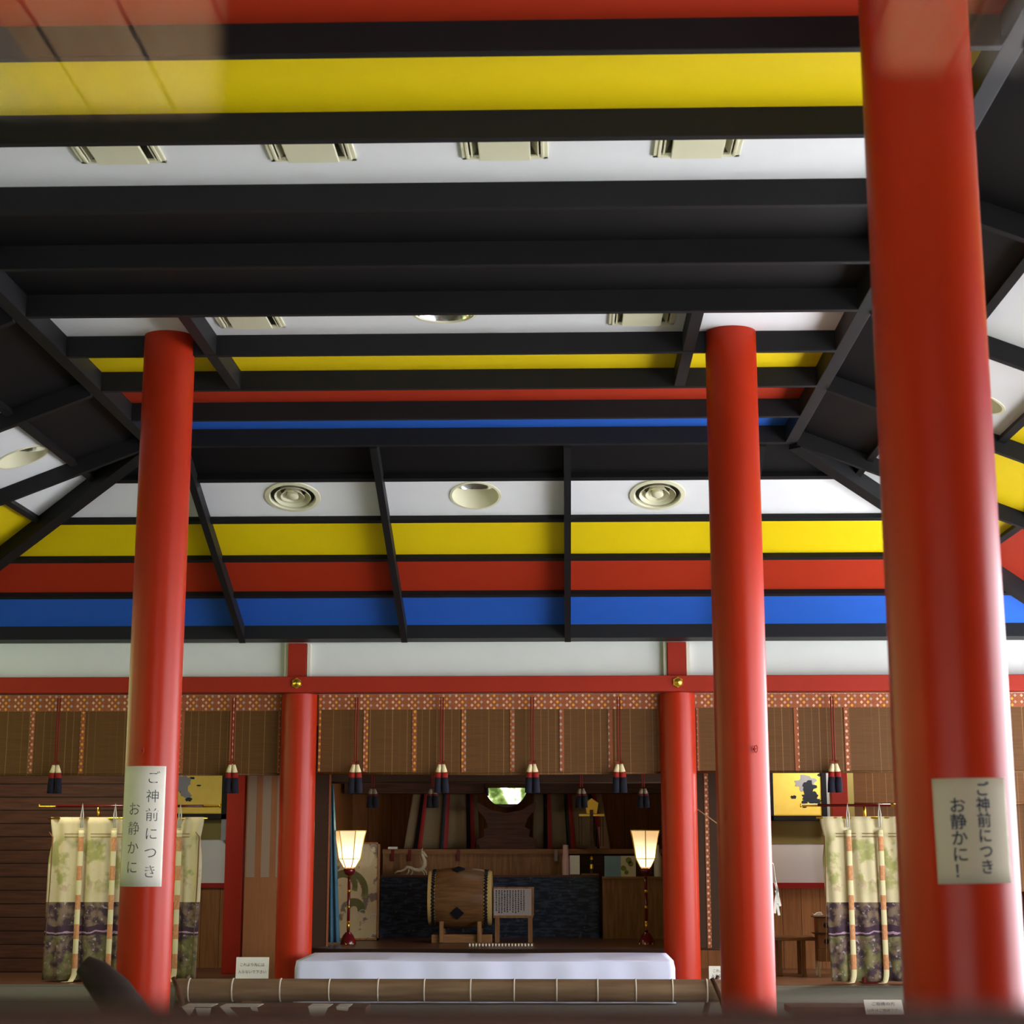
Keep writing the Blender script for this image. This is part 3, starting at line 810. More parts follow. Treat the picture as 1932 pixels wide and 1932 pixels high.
# ================================================================== BLINDS, CORDS AND TASSELS
YB = 17.66
def blind(name, label, px0, px1, ptop, pband, pbot, Y, strips, mat='misu', sag=.0, edge=()):
    x0, x1 = X(px0, Y, 1400), X(px1, Y, 1400); zt, zb_, z0 = Z(ptop, Y), Z(pband, Y), Z(pbot, Y)
    r = thing(name, label, 'blind', ((x0 + x1) / 2, Y, zt))
    B().sheet(lambda u, v: Vector((x0 + (x1 - x0) * u, Y + .05 * math.sin(math.pi * v) * 0, z0 + (zt - z0) * v - (sag * math.sin(math.pi * u)) * (1 - v))), 16, 8).build('slats', mat, r, solid=.006)
    if pband > ptop:
        B().box(x0, x1, Y - .010, Y - .0035, zb_, zt).build('brocade_band', 'brocade', r)
    for px in strips:
        xc = X(px, Y, 1400)
        B().box(xc - .021, xc + .021, Y - .009, Y - .0035, z0 + .01, zb_ - .004).build('brocade_strip', 'brocade', r)
    for px in edge:
        xc = X(px, Y, 1400)
        B().box(xc - .010, xc + .010, Y - .009, Y - .0035, z0 + .01, zb_ - .004).build('brocade_edge', 'brocade', r)
    B().tube([(x0, Y, z0), ((x0 + x1) / 2, Y, z0 - sag), (x1, Y, z0)], .012, 8).build('bottom_rod', mat, r, smooth=True)
    return r
blind('bamboo_blind', 'brown bamboo blind hung left of the left far column', -60, 529, 1307, 1340, 1460, YB, [-32, 60, 155, 248, 343, 437], edge=[526])
blind('bamboo_blind', 'brown bamboo blind hung between the two far columns', 600, 1245, 1307, 1338, 1458, YB, [690, 782, 875, 967, 1060, 1152], sag=.012, edge=[603, 1243])
blind('bamboo_blind', 'brown bamboo blind hung right of the right far column', 1312, 2010, 1303, 1336, 1457, YB, [1408, 1503, 1598, 1692, 1786, 1880], edge=[1317])
# second row round the inner opening, its shade put into the blind colour
Y2 = 19.15
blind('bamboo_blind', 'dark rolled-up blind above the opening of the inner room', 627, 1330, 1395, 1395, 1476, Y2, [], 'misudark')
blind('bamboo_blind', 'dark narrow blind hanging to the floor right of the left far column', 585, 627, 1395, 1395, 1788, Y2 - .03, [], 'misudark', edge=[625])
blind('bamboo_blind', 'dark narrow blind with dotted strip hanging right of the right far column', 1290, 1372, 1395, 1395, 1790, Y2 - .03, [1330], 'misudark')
blind('bamboo_blind', 'brown blind behind the right curtain stand pole', 1607, 2000, 1400, 1400, 1516, 20.32, [], 'misu')
blind('bamboo_blind', 'brown lower blind behind the right curtain stand cloth', 1607, 2000, 1400, 1400, 1680, 20.40, [], 'misu')

for n_, xa_, xb_, Yk_, py_ in ((51, -2.0, 2.0, 19.06, 1395), (52, X(1602, 20.2), 5.9, 20.25, 1400)):
    struct(B().box(xa_, xb_, Yk_, Yk_ + .2, Z(py_, Yk_ + .1), Z(py_, Yk_ + .1) + .14), 'trim_%d' % n_, 'darkwood', 'dark rail the %s blinds hang from' % ('inner' if n_ == 51 else 'right back'), 'beam')
def tassel(px, ptop, pk, pt1, pt2, pt3, pbot, Y, label, group, w=.05, dark=False, skew=0):
    c = pt(px, ptop, Y)
    r = thing('tassel', label, 'tassel', c, group)
    x = c.x; z = lambda p: Z(p, Y)
    b = B()
    for s in (-1, 1): b.tube([(x + s * .012, Y, z(ptop)), (x + s * .010, Y, z(pk))], .0065, 6)
    b.build('cord', 'cord', r, smooth=True)
    if not dark:
        b = B()
        for s in (-1, 1): b.tube([(x, Y - .01, z(pk)), (x + s * .035, Y - .012, z(pk) + .012), (x + s * .045, Y - .012, z(pk) - .005), (x, Y - .01, z(pk) - .008)], .005, 6)
        b.build('bow', 'cord', r, smooth=True)
    def bundle(za, zb_, wa, wb, name, mat):
        b = B()
        for s in (-1, 1):
            pts = [(x + s * (wa * .5 + .002), Y, za), (x + s * (wa * .55 + wb * .45) * .52, Y, (za + zb_) / 2), (x + s * (wb * .5 + .002), Y, zb_)]
            b.tube(pts, [wa * .5, (wa + wb) * .27, wb * .5], 12)
        b.build(name, mat, r, smooth=True)
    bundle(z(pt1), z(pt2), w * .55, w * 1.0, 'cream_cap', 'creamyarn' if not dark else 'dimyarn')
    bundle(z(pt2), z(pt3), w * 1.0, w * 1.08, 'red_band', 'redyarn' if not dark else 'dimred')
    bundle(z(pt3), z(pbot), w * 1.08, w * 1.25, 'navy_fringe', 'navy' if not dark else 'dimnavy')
    return r
G1 = 'tassels hanging in front of the front blinds'
YT = 17.58
for px, lab in ((112, 'tassel on red cord in front of the left blind, far from the far column'), (442, 'tassel on red cord just left of the left far column'),
                (673, 'leftmost tassel of the middle blind'), (834, 'second tassel from the left on the middle blind'),
                (1004, 'third tassel from the left on the middle blind, beside the mirror'), (1167, 'rightmost tassel of the middle blind'), (1569, 'tassel in front of the right blind by the gold painting')):
    tassel(px, 1315, 1438, 1442, 1457, 1467, 1496, YT, lab, G1, .056)
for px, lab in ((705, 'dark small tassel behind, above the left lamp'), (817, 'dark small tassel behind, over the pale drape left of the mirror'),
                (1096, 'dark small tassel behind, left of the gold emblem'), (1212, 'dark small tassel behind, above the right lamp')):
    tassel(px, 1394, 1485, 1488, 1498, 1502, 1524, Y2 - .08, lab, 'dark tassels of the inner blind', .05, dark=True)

# ================================================================== CURTAIN STANDS
def curtain_stand(label, px0, px1, ptop, pbot, prod, Y, rib_px, rod0, rod1, seed):
    x0, x1 = X(px0, Y, ptop), X(px1, Y, ptop); zt, zr_ = Z(ptop, Y), Z(prod, Y); z0 = .02
    r = thing('curtain_stand', label, 'curtain', ((x0 + x1) / 2, Y, 0))
    rnd = random.Random(seed)
    ph = rnd.random() * 6
    xb0, xb1 = x0 + (.065 if x0 > 0 else -.01), x1 + (.02 if x0 > 0 else -.03)
    def fold(u, v):
        xx = (x0 + (x1 - x0) * u) * v + (xb0 + (xb1 - xb0) * u) * (1 - v)
        pinch = math.exp(-((v - .86) / .08) ** 2) * .06
        xx += (.5 - u) * pinch * (1 if u < .15 or u > .85 else .2)
        a = .016 * (1 - .5 * v) + .004
        return Vector((xx, Y + a * math.sin(u * 30 + ph) + .01 * math.sin(u * 71 + ph * 2 + v * 2), z0 + (zt - z0) * v))
    cl = B().sheet(fold, 72, 24).build('cloth', 'kcloth', r, smooth=True, solid=.003)
    # stitched cords across the upper part
    b = B()
    zc = zt - (zt - z0) * .105
    for dz_ in (0, -.03):
        for k in range(5):
            ua = .10 + k * .17
            b.tube([(x0 + (x1 - x0) * (ua + t * .13), Y - .03, zc + dz_) for t in (0, .5, 1)], .004, 6)
    b.build('stitch_cord', 'tie', cl)
    # ribbons, banded orange and cream
    for i, px in enumerate(rib_px):
        xc = X(px, Y, ptop + 30); xe = xc + (.04 if px < 900 else -.0) * -1
        zz0, zz1 = zc + .035, .03
        b = B().sheet(lambda u, v: Vector((xc - .027 + .054 * u - (.085 * max(0, 1 - v * 9) ** 2), Y - .032 - .085 * max(0, 1 - v * 9) ** 2, .010 + (zz0 - .010) * max(0, (v - .05) / .95))), 2, 44)
        b.build('ribbon', 'ribbon', r, smooth=True, solid=.003)
        B().tube([(xc - .008, Y - .02, zc + .06), (xc - .012, Y - .03, zt + .02), (xc, Y - .03, zr_ + .02), (xc + .012, Y - .03, zt + .02), (xc + .008, Y - .02, zc + .06)], .007, 6).build('cord_loop', 'whitecord', r, smooth=True)
    # side tie cords
    for xe in (x0 + .04, x1 - .04):
        b = B().tube([(xe - .04, Y - .03, zc + .02), (xe, Y - .035, zc - .03), (xe - .005, Y - .03, zc - .5), (xe - .03, Y - .03, .1)], [.003, .007, .006, .003], 6)
        b.build('tie_cord', 'tie', r, smooth=True)
    # rods and posts
    ra, rb = X(rod0, Y, prod), X(rod1, Y, prod)
    rod = B().tube([(ra + .17, Y, zr_), (rb - .17, Y, zr_)], .013, 10).build('rod', 'darkred', r, smooth=True)
    for a, bb in ((ra, ra + .17), (rb, rb - .17)):
        B().tube([(a, Y, zr_), (a + (bb - a) * .04, Y, zr_), (a + (bb - a) * .06, Y, zr_), (bb, Y, zr_)], [.022, .022, .012, .015], 10).build('gold_tip', 'gold', rod, smooth=True)
    for px in [(ra + rb) / 2]:
        B().tube([(px - .05, Y, zr_), (px + .05, Y, zr_)], .0155, 10).build('gold_fitting', 'gold', rod, smooth=True)
    cr_ = B().tube([(x0 - .03, Y + .01, zt - .012), (x1 + .03, Y + .01, zt - .012)], .012, 10).build('cloth_rod', 'gold', r, smooth=True)
    for xx in ((x0 * .7 + x1 * .3), (x0 * .3 + x1 * .7)):
        p = B().tube([(xx, Y + .05, .05), (xx, Y + .05, zt - .02)], .018, 10).build('pole', 'darkred', r, smooth=True)
        B().tube([(xx, Y + .05, zt - .02), (xx, Y + .05, zr_ + .005)], .017, 10).build('gold_sleeve', 'gold', p, smooth=True)
        B().box(xx - .09, xx + .09, Y + .0, Y + .28, 0, .06).build('foot', 'darkred', r, bevel=.008)
    return r
curtain_stand('painted cream curtain on a dark red pole, behind the left near-middle column', 96, 386, 1541, 1858, 1520, 18.75, [155, 217, 278, 340], 74, 416, 3)
curtain_stand('painted cream curtain hanging beside the thick near column on the right', 1546, 1836, 1541, 1860, 1520, 18.75, [1600, 1660, 1721, 1782], 1510, 1870, 9)

# ================================================================== GOLD PAINTINGS
def painting(label, px0, px1, py0, py1, Y, fw, blots):
    x0, x1, z0, z1 = X(px0, Y), X(px1, Y), Z(py1, Y), Z(py0, Y)
    r = thing('gold_painting', label, 'painting', ((x0 + x1) / 2, Y, z0))
    b = B()
    for a in ((x0, x1, z0, z0 + fw), (x0, x1, z1 - fw, z1), (x0, x0 + fw * 1.0, z0, z1), (x1 - fw, x1, z0, z1)): b.box(a[0], a[1], Y - .03, Y + .01, a[2], a[3])
    b.build('frame', 'blackframe', r, bevel=.005)
    p = B().box(x0 + fw, x1 - fw, Y - .012, Y + .005, z0 + fw, z1 - fw).build('gold_ground', 'goldpanel', r)
    for mat, polys in blots.items():
        b = B()
        for cxx, czz, rr, sq, sd in polys:
            rnd = random.Random(sd); n = 22
            poly = []
            for k in range(n):
                a = 2 * math.pi * k / n; q = rr * (.62 + .5 * rnd.random())
                poly.append((q * math.cos(a), q * math.sin(a) * sq))
            b.prism(poly, pt(cxx, czz, Y - .0125), (1, 0, 0), (0, 0, 1), (0, -.0015 - .0004 * (sd % 3), 0))
        b.build('cloud_blot' if mat != 'ink' else 'ink_blot', mat, p)
    b = B().box(x0 + fw, x1 - fw, Y - .016, Y - .012, z0 + fw, z0 + fw + .014); b.build('braid', 'goldpaint', r)
    return r
painting('gold painting in a black frame with a dark cloud, behind the right side', 1452, 1563, 1330, 1549, 20.95, .058,
         {'grey': [(1520, 1478, .13, .8, 1)], 'ink': [(1526, 1486, .085, 1.0, 2), (1530, 1504, .10, .8, 3), (1518, 1517, .05, .8, 4), (1497, 1504, .035, .6, 5), (1548, 1462, .04, .5, 6), (1541, 1512, .06, .7, 8)]})
painting('gold painting in a black frame, half hidden by the column with the long notice', 250, 426, 1330, 1545, 20.95, .062,
         {'grey': [(345, 1480, .10, 1.2, 11), (352, 1500, .06, .7, 15)], 'ink': [(345, 1492, .05, 1.0, 12), (362, 1468, .035, .5, 13), (375, 1482, .03, .35, 14), (356, 1508, .05, .5, 16)]})

# striped shutter between red post and left far column
Yst = 18.6
b = B().box(X(463, Yst), X(560, Yst), Yst, Yst + .04, 0.02, 3.2)
o = tag(b.build('striped_shutter', 'stripe', origin=(X(463, Yst), Yst, 0)), 'brown shutter with pale upright stripes beside the left far column', 'shutter')

# ================================================================== MIDDLE: CLOTH TABLE, BAMBOO BARRIER
ta = Vector((X(559, 16.2, 1812), 16.2, 0)); tb = Vector((X(1271, 16.2, 1812), 16.2, 0)); tz = Z(1813, 16.2); ty1 = 17.40
tab = thing('low_table', 'long low table hidden under the white cloth', 'table', ((ta.x + tb.x) / 2, 16.8, 0))
B().box(ta.x + .03, tb.x - .03, 16.24, ty1 - .02, tz - .05, tz - .012).build('tabletop', 'wood', tab)
for xx in (ta.x + .08, tb.x - .08):
    for yy in (16.3, ty1 - .1): B().box(xx - .03, xx + .03, yy - .03, yy + .03, 0, tz - .05).build('leg', 'wood', tab)
def cloth_table():
    b = B(); rnd = random.Random(4)
    nx = 60; x0, x1 = ta.x, tb.x
    prof = [(ty1, .02), (ty1, tz - .01), (ty1 - .01, tz), (16.215, tz), (16.202, tz - .006), (16.196, tz - .06), (16.19, .12), (16.185, .012)]
    def P_(u, k):
        y, z = prof[k]; x = x0 + (x1 - x0) * u
        if k >= 5: y += .008 * math.sin(u * 23) + .006 * math.sin(u * 57 + 1)
        if k >= 5 and (u < .02 or u > .98): x += (.012 if u > .5 else -.012)
        return Vector((x, y, z + (.004 * math.sin(u * 9) if k < 4 and k > 1 else 0)))
    vs = [P_(i / nx, k) for k in range(len(prof)) for i in range(nx + 1)]
    fs = [(k * (nx + 1) + i, k * (nx + 1) + i + 1, (k + 1) * (nx + 1) + i + 1, (k + 1) * (nx + 1) + i) for k in range(len(prof) - 1) for i in range(nx)]
    b.add(vs, fs)
    for xx, s in ((x0, -1), (x1, 1)):
        ys = [16.2, 16.5, 16.8, 17.1, ty1]
        vs = [(xx, y, tz - .004) for y in ys] + [(xx + s * (.02 + .012 * (i % 2)), y, .012) for i, y in enumerate(ys)]
        b.add(vs, [(i, i + 1, 6 + i, 5 + i) for i in range(4)])
    return b
o = tag(cloth_table().build('tablecloth', 'cloth', smooth=True, auto=35, solid=.003, origin=((ta.x + tb.x) / 2, 16.8, 0)), 'long white cloth draped over the low table between the far columns', 'tablecloth')

YBm = 12.45
zc_ = Z(1868.5, YBm); rb_ = (Z(1847, YBm) - Z(1890, YBm)) / 2
xb0, xb1 = X(334, YBm, 1868), X(1372, YBm, 1868)
bar = thing('bamboo_barrier', 'thick brown bamboo pole lying across the hall before the white cloth', 'barrier', ((xb0 + xb1) / 2, YBm, zc_))
B().tube([(xb0, YBm, zc_), (xb1, YBm, zc_)], rb_, 24).build('pole', 'bamboo', bar, smooth=True, auto=40)
nodes = [358, 440, 530, 622, 714, 801, 888, 970, 1050, 1127, 1199, 1268, 1333]
for px in nodes:
    x = X(px, YBm, 1868)
    B().tube([(x - .006, YBm, zc_), (x - .002, YBm, zc_), (x + .002, YBm, zc_), (x + .006, YBm, zc_)], [rb_ + .0005, rb_ + .004, rb_ + .004, rb_ + .0005], 24).build('node_ring', 'node', bar, smooth=True)
for i, px in enumerate((340, 1350)):
    x = X(px, YBm, 1868)
    r = thing('trestle', 'crossed dark twig trestle under the %s end of the bamboo pole' % ('left' if i == 0 else 'right'), 'stand', (x, YBm, 0), 'trestles under the bamboo pole')
    for s in (-1, 1):
        B().tube([(x - s * .12, YBm + s * .20, 0), (x - s * .03, YBm + s * .125, zc_ - rb_ * .6), (x + s * .03, YBm + s * .10, zc_ + rb_ * 1.2)], [.024, .020, .014], 8).build('leg', 'darkwood', r, smooth=True)
    B().tube([(x, YBm - .17, .10), (x, YBm + .17, .10)], .012, 8).build('crossbar', 'darkwood', r, smooth=True)

# low dark benches before the barrier, with glass reflections built as white sheets over the edge
Yb = 10.8
def bench(px0, px1, ptop, label):
    x0, x1 = X(px0, Yb, ptop), X(px1, Yb, ptop); z1 = Z(ptop, Yb)
    r = thing('low_bench', label, 'bench', ((x0 + x1) / 2, Yb + .2, 0))
    B().box(x0, x1, Yb, Yb + .28, z1 - .04, z1).build('seat', 'darkwood', r, bevel=.005)
    for xx in (x0 + .06, x1 - .06): B().box(xx - .03, xx + .03, Yb + .02, Yb + .26, 0, z1 - .04).build('leg', 'darkwood', r)
    B().box(x0 + .03, x1 - .03, Yb + .03, Yb + .05, .02, z1 - .04).build('apron', 'darkwood', r)
    return z1
zb1 = bench(336, 690, 1901, 'long dark low bench left, before the bamboo pole')
zb2 = bench(1490, 1720, 1899, 'dark low bench between hooked column and thick near column')
def paper(label, px0, px1, top_py, poly):
    Yf = Yb - .003
    r = thing('reflection_slip', label, 'paper', (X((px0 + px1) / 2, Yf), Yf, zb1), 'reflections built as white slips on the left low bench')
    x0, x1 = X(px0, Yf, 1895), X(px1, Yf, 1895)
    B().box(x0, x1, Yb - .002, Yb + .2, zb1 + .001, zb1 + .004).build('top_sheet', 'paper', r)
    pp = [pt(a, c, Yf) for a, c in poly]; o_ = pp[0]
    B().prism([(p.x - o_.x, p.z - o_.z) for p in pp], o_, (1, 0, 0), (0, 0, 1), (0, -.002, 0)).build('hanging_fold', 'paper', r)
paper('leftmost reflection built as a white slip on the low bench', 343, 368, 1895, [(343, 1900), (368, 1900), (357, 1919), (350, 1908)])
paper('second reflection from the left, built as a white slip on the low bench', 370, 399, 1895, [(369, 1901), (399, 1901), (392, 1925), (376, 1925)])
paper('reflection built as a white slip on the low bench with a slanting fold', 415, 470, 1895, [(416, 1900), (433, 1900), (466, 1930), (442, 1928)])
paper('short reflection built as a white slip right of the slanting one', 472, 487, 1895, [(472, 1900), (485, 1900), (487, 1908), (476, 1906)])
paper('broad reflection built as a tapering white slip, right part of the low bench', 581, 620, 1895, [(581, 1898), (620, 1898), (610, 1920), (600, 1932), (590, 1928)])
paper('rightmost reflection built as a white slip on the low bench', 634, 658, 1895, [(634, 1899), (658, 1899), (656, 1907), (636, 1905)])
r_ = card('notice_card', 'pale notice card leaning on the right low bench', 1634, 1706, 1888, 1913, Yb - .06, .75, [('ご祈祷の方', .70, .6), ('以外はご遠慮下さい', .26, .9)], .02, foot=False)
B().box(X(1640, Yb - .05), X(1700, Yb - .05), Yb - .05, Yb - .02, 0, Z(1912, Yb - .06)).build('stand', 'darkwood', r_)

# dark curved post end at the lower left
Yd = 7.2
pts = [pt(157, 1819, Yd), pt(180, 1838, Yd), pt(212, 1872, Yd), pt(248, 1925, Yd), pt(300, 2010, Yd), pt(370, 2150, Yd), pt(420, 2300, Yd)]
q = pts[-1]; pts += [Vector((q.x + .12, Yd, q.z * .5)), Vector((q.x + .2, Yd, 0.0))]
b = B().tube(pts, [.038, .058, .072, .080, .085, .088, .09, .09, .09], 14)
tag(b.build('curved_post', 'postblack', smooth=True, auto=50, origin=(q.x + .2, Yd, 0)), 'dark blurred curved post end at the foot of the noticed column', 'post', kind='thing')

# ================================================================== INNER ROOM
ZI = .30
def lamp(px, Y, rot, label):
    c = Vector((X(px, Y, 1700), Y, ZI)); z = lambda p: Z(p, Y)
    r = thing('floor_lamp', label, 'lamp', c, 'hexagonal floor lamps of the inner room')
    zs = [z(1567), z(1580), z(1600), z(1620), z(1636)]
    rs = [.175, .155, .133, .115, .062]
    b = B(); n = 6
    vs = []
    for rr, zz in zip(rs, zs): vs += [c + Vector((rr * math.cos(rot + k * math.pi / 3), rr * math.sin(rot + k * math.pi / 3), zz - c.z)) for k in range(n)]
    fs = [(i * n + k, i * n + (k + 1) % n, (i + 1) * n + (k + 1) % n, (i + 1) * n + k) for i in range(len(zs) - 1) for k in range(n)]
    sh = b.add(vs, fs).build('shade', 'shade', r, solid=.003)
    b = B()
    for k in range(n): b.tube([c + Vector(((rr + .003) * math.cos(rot + k * math.pi / 3), (rr + .003) * math.sin(rot + k * math.pi / 3), zz - c.z)) for rr, zz in zip(rs, zs)], .0055, 6)
    for i, e in ((0, .006), (3, .004)): b.tube([c + Vector(((rs[i] + .003) * math.cos(rot + k * math.pi / 3), (rs[i] + .003) * math.sin(rot + k * math.pi / 3), zs[i] - c.z)) for k in range(7)], e, 6)
    b.build('shade_frame', 'goldpaint', sh)
    B().lathe([(.001, 0), (.05, -.005), (.065, -.03), (.05, -.07), (.02, -.09), (.001, -.09)], (c.x, c.y, zs[-1] - .002), 'z', 20).build('collar', 'darkred', r, smooth=True)
    pole = B().tube([(c.x, c.y, ZI + .10), (c.x, c.y, zs[-1] - .08)], .016, 12).build('pole', 'darkred', r, smooth=True)
    for p0, p1 in ((1642, 1654), (1679, 1684), (1709, 1714), (1738, 1755)):
        B().tube([(c.x, c.y, z(p1)), (c.x, c.y, z(p0))], .0172, 12).build('gold_sleeve', 'gold', pole, smooth=True)
    B().lathe([(.001, .12), (.03, .12), (.055, .09), (.075, .05), (.085, .02), (.085, 0), (.001, 0)], c, 'z', 12).build('base', 'darkred', r, smooth=True, auto=35)
    b = B()
    for k in range(6): b.lathe([(.001, .022), (.012, .016), (.014, 0)], c + Vector((.075 * math.cos(k * math.pi / 3 + .3), .075 * math.sin(k * math.pi / 3 + .3), .0)), 'z', 8)
    b.build('gold_feet', 'gold', r, smooth=True)
    l = bpy.data.lights.new('lamp_bulb', 'POINT'); l.energy = 3.2; l.color = (1.0, .78, .50); l.shadow_soft_size = .05
    lo = bpy.data.objects.new('lamp_bulb', l); lo.location = (0, 0, zs[0] + .03 - c.z); lo.parent = r; COL.objects.link(lo)
lamp(658, 20.2, math.radians(-123), 'lit hexagonal floor lamp in front of the cloud painting')
lamp(1219, 20.2, math.radians(-91), 'lit hexagonal floor lamp beside the right far column')

# framed cloud painting behind left lamp
Yp = 20.95
r = thing('framed_painting', 'cream cloud painting in a thin wooden frame behind the left lamp', 'painting', (X(672, Yp), Yp, ZI))
x0, x1, z0, z1 = X(618, Yp), X(717, Yp), ZI + .005, Z(1589, Yp)
b = B()
for a in ((x0, x1, z0, z0 + .02), (x0, x1, z1 - .02, z1), (x0, x0 + .02, z0, z1), (x1 - .022, x1, z0, z1)): b.box(a[0], a[1], Yp - .012, Yp + .03, a[2], a[3])
b.build('frame', 'wood', r)
pnl = B().box(x0 + .02, x1 - .022, Yp - .002, Yp + .02, z0 + .02, z1 - .02).build('picture', 'scroll', r)
b = B()
def ringpts(cx_, cz_, rr, a0, a1, n=14): return [pt(cx_ + rr * math.cos(a0 + (a1 - a0) * k / n), cz_ - rr * math.sin(a0 + (a1 - a0) * k / n), Yp - .003) for k in range(n + 1)]
for cx_, cz_, rr, w in ((648, 1672, 22, .035), (655, 1680, 34, .04), (668, 1716, 14, .05)):
    b.tube(ringpts(cx_, cz_, rr, -.4, 2.6), w, 6)
for v in b.v: v.y = Yp - .003 - min(.002, abs(v.y - Yp + .003) * .05)
b.build('green_scroll', plain('moss_paint', (112, 108, 60), .6), pnl)
b = B()
for cx_, cz_, rr in ((705, 1600, 7), (684, 1722, 6), (706, 1731, 6), (690, 1600, 5)): b.tube(ringpts(cx_, cz_, rr, 0, 5.2), .004, 5)
b.build('cloud_curls', 'grey', pnl)

# teal curtain at the left edge
Yq = 20.1
def tealf(u, v):
    return Vector((X(620, Yq) + (X(627, Yq) - X(620, Yq)) * u + (1 - v) * u * .10 + .0, Yq + .02 * math.sin(u * 14), ZI + .02 + (Z(1480, Yq) - ZI - .02) * v))
tag(B().sheet(tealf, 14, 10).build('teal_curtain', 'teal', smooth=True, solid=.004, origin=(X(624, Yq), Yq, ZI)), 'narrow teal curtain hanging left of the left lamp', 'curtain')

# dark sea-painted screen
Ys = 21.5
r = thing('painted_screen', 'low dark blue painted screen behind the drum', 'screen', (X(925, Ys), Ys, ZI))
B().box(X(719, Ys), X(1129, Ys), Ys, Ys + .05, ZI, Z(1655, Ys)).build('panel', 'sea', r)
B().box(X(717, Ys), X(1130, Ys), Ys - .01, Ys + .07, Z(1655, Ys), Z(1651, Ys)).build('cap_rail', 'darkwood', r)

# drum on its stand
Yd_ = 20.6
dc = Vector((X(869, Yd_, 1695), Yd_, Z(1694, Yd_))); L_ = (X(929, Yd_) - X(811, Yd_)) / 2; R_ = (Z(1636, Yd_) - Z(1752, Yd_)) / 2
r = thing('drum', 'large brown barrel drum lying on a wooden cradle', 'drum', dc)
prof = [(R_ * (1 - .13 * (t / 10) ** 2), L_ * .93 * t / 10) for t in range(-10, 11)]
B().lathe(prof, dc, 'x', 48).build('barrel', 'drumwood', r, smooth=True)
for s in (-1, 1):
    B().lathe([(R_ * .885, s * L_ * .86), (R_ * .895, s * L_ * .93), (R_ * .875, s * L_), (.001, s * L_)], dc, 'x', 48).build('drum_head', plain('drum_hide', (168, 138, 80), .6), r, smooth=True, auto=30)
    b = B()
    for k in range(48):
        a = 2 * math.pi * k / 48
        for j in (0, 1):
            c2 = dc + Vector((s * L_ * (.80 + .05 * j), R_ * (.915 - .01 * j) * math.cos(a + j * .065), R_ * (.915 - .01 * j) * math.sin(a + j * .065)))
            b.lathe([(.015, -.004), (.010, .008), (.001, .01)], c2, (Vector((1, 0, 0)), Vector((0, -math.sin(a), math.cos(a))), Vector((0, math.cos(a), math.sin(a)))), 6)
    b.build('tacks', 'blackframe', r)
    B().lathe([(R_ * .91, s * L_ * .77), (R_ * .915, s * L_ * .775), (R_ * .91, s * L_ * .78)], dc, 'x', 48).build('trim_line', 'goldpaint', r)
for pz, name in ((1723, 'ring_plate'), (1641, 'ring_plate')):
    zz = Z(pz, Yd_ - R_) - dc.z
    ang = math.asin(max(-.95, min(.95, zz / R_)))
    n = Vector((0, -math.cos(ang), math.sin(ang))); u = Vector((0, math.sin(ang), math.cos(ang)))
    B().prism([(-.075, 0), (0, -.075), (.075, 0), (0, .075)], dc + n * (R_ * 1.0) + Vector((-.02, 0, 0)), (1, 0, 0), u, n * .008).build(name, 'blackframe', r)
r = thing('drum_stand', 'wooden cradle under the barrel drum', 'stand', (dc.x, Yd_, ZI))
zt_ = dc.z - R_
B().box(X(818, Yd_), X(930, Yd_), Yd_ - .22, Yd_ + .22, ZI, ZI + .09).build('base', 'woodh', r, bevel=.006)
for px in (837, 907):
    x = X(px, Yd_)
    for yy in (Yd_ - .26, Yd_ + .22): B().box(x - .022, x + .022, yy, yy + .04, ZI + .01, Z(1737, Yd_)).build('upright', 'wood', r)
    B().box(x - .02, x + .02, Yd_ - .25, Yd_ + .25, ZI + .09, zt_ + .006).build('rest', 'wood', r)

# reading stand with text sheet
Ym = 20.5
r = thing('reading_stand', 'low wooden reading stand right of the drum', 'stand', (X(965, Ym), Ym, ZI))
B().box(X(931, Ym), X(1005, Ym), Ym, Ym + .25, Z(1732, Ym), Z(1728, Ym)).build('shelf', 'wood', r)
for px in (934, 996): B().box(X(px, Ym), X(px + 8, Ym), Ym + .02, Ym + .24, ZI, Z(1732, Ym)).build('leg', 'wood', r)
B().box(X(931, Ym), X(1007, Ym), Ym + .10, Ym + .12, Z(1728, Ym), Z(1674, Ym)).build('back_board', 'wood', r)
r = thing('text_sheet', 'white sheet of handwritten columns on the reading stand', 'paper', pt(966, 1728, Ym + .05))
B().box(X(931, Ym), X(1002, Ym), Ym + .085, Ym + .092, Z(1728, Ym) + .001, Z(1677, Ym)).build('sheet', plain('shaded_paper', (150, 138, 130), .8), r)  # white sheet darkened in colour to stand in for the room's shade
b = B(); rnd = random.Random(5)
for k in range(11):
    x = X(936 + k * 5.2, Ym); zt, zb_ = Z(1680, Ym), Z(1725 - rnd.random() * 8, Ym)
    z_ = zt
    while z_ > zb_:
        h = .008 + rnd.random() * .012
        b.box(x - .005 - rnd.random() * .003, x + .005 + rnd.random() * .003, Ym + .082, Ym + .085, z_ - h, z_); z_ -= h + .006
b.build('writing', 'ink', r)
# row of small white tags on a mat
r = thing('tag_mat', 'flat brown mat with a row of small white tags on the inner floor', 'mat', pt(945, 1785, 19.6))
zz = ZI + .002
B().box(X(886, 19.8), X(1006, 19.8), 19.75, 20.15, zz, zz + .012).build('mat', 'woodh', r)
for k in range(20):
    x = X(887 + k * 6.1, 19.72); B().box(x - .008, x + .008, 19.735, 19.748, zz, zz + .024).build('tag', 'paper', r)

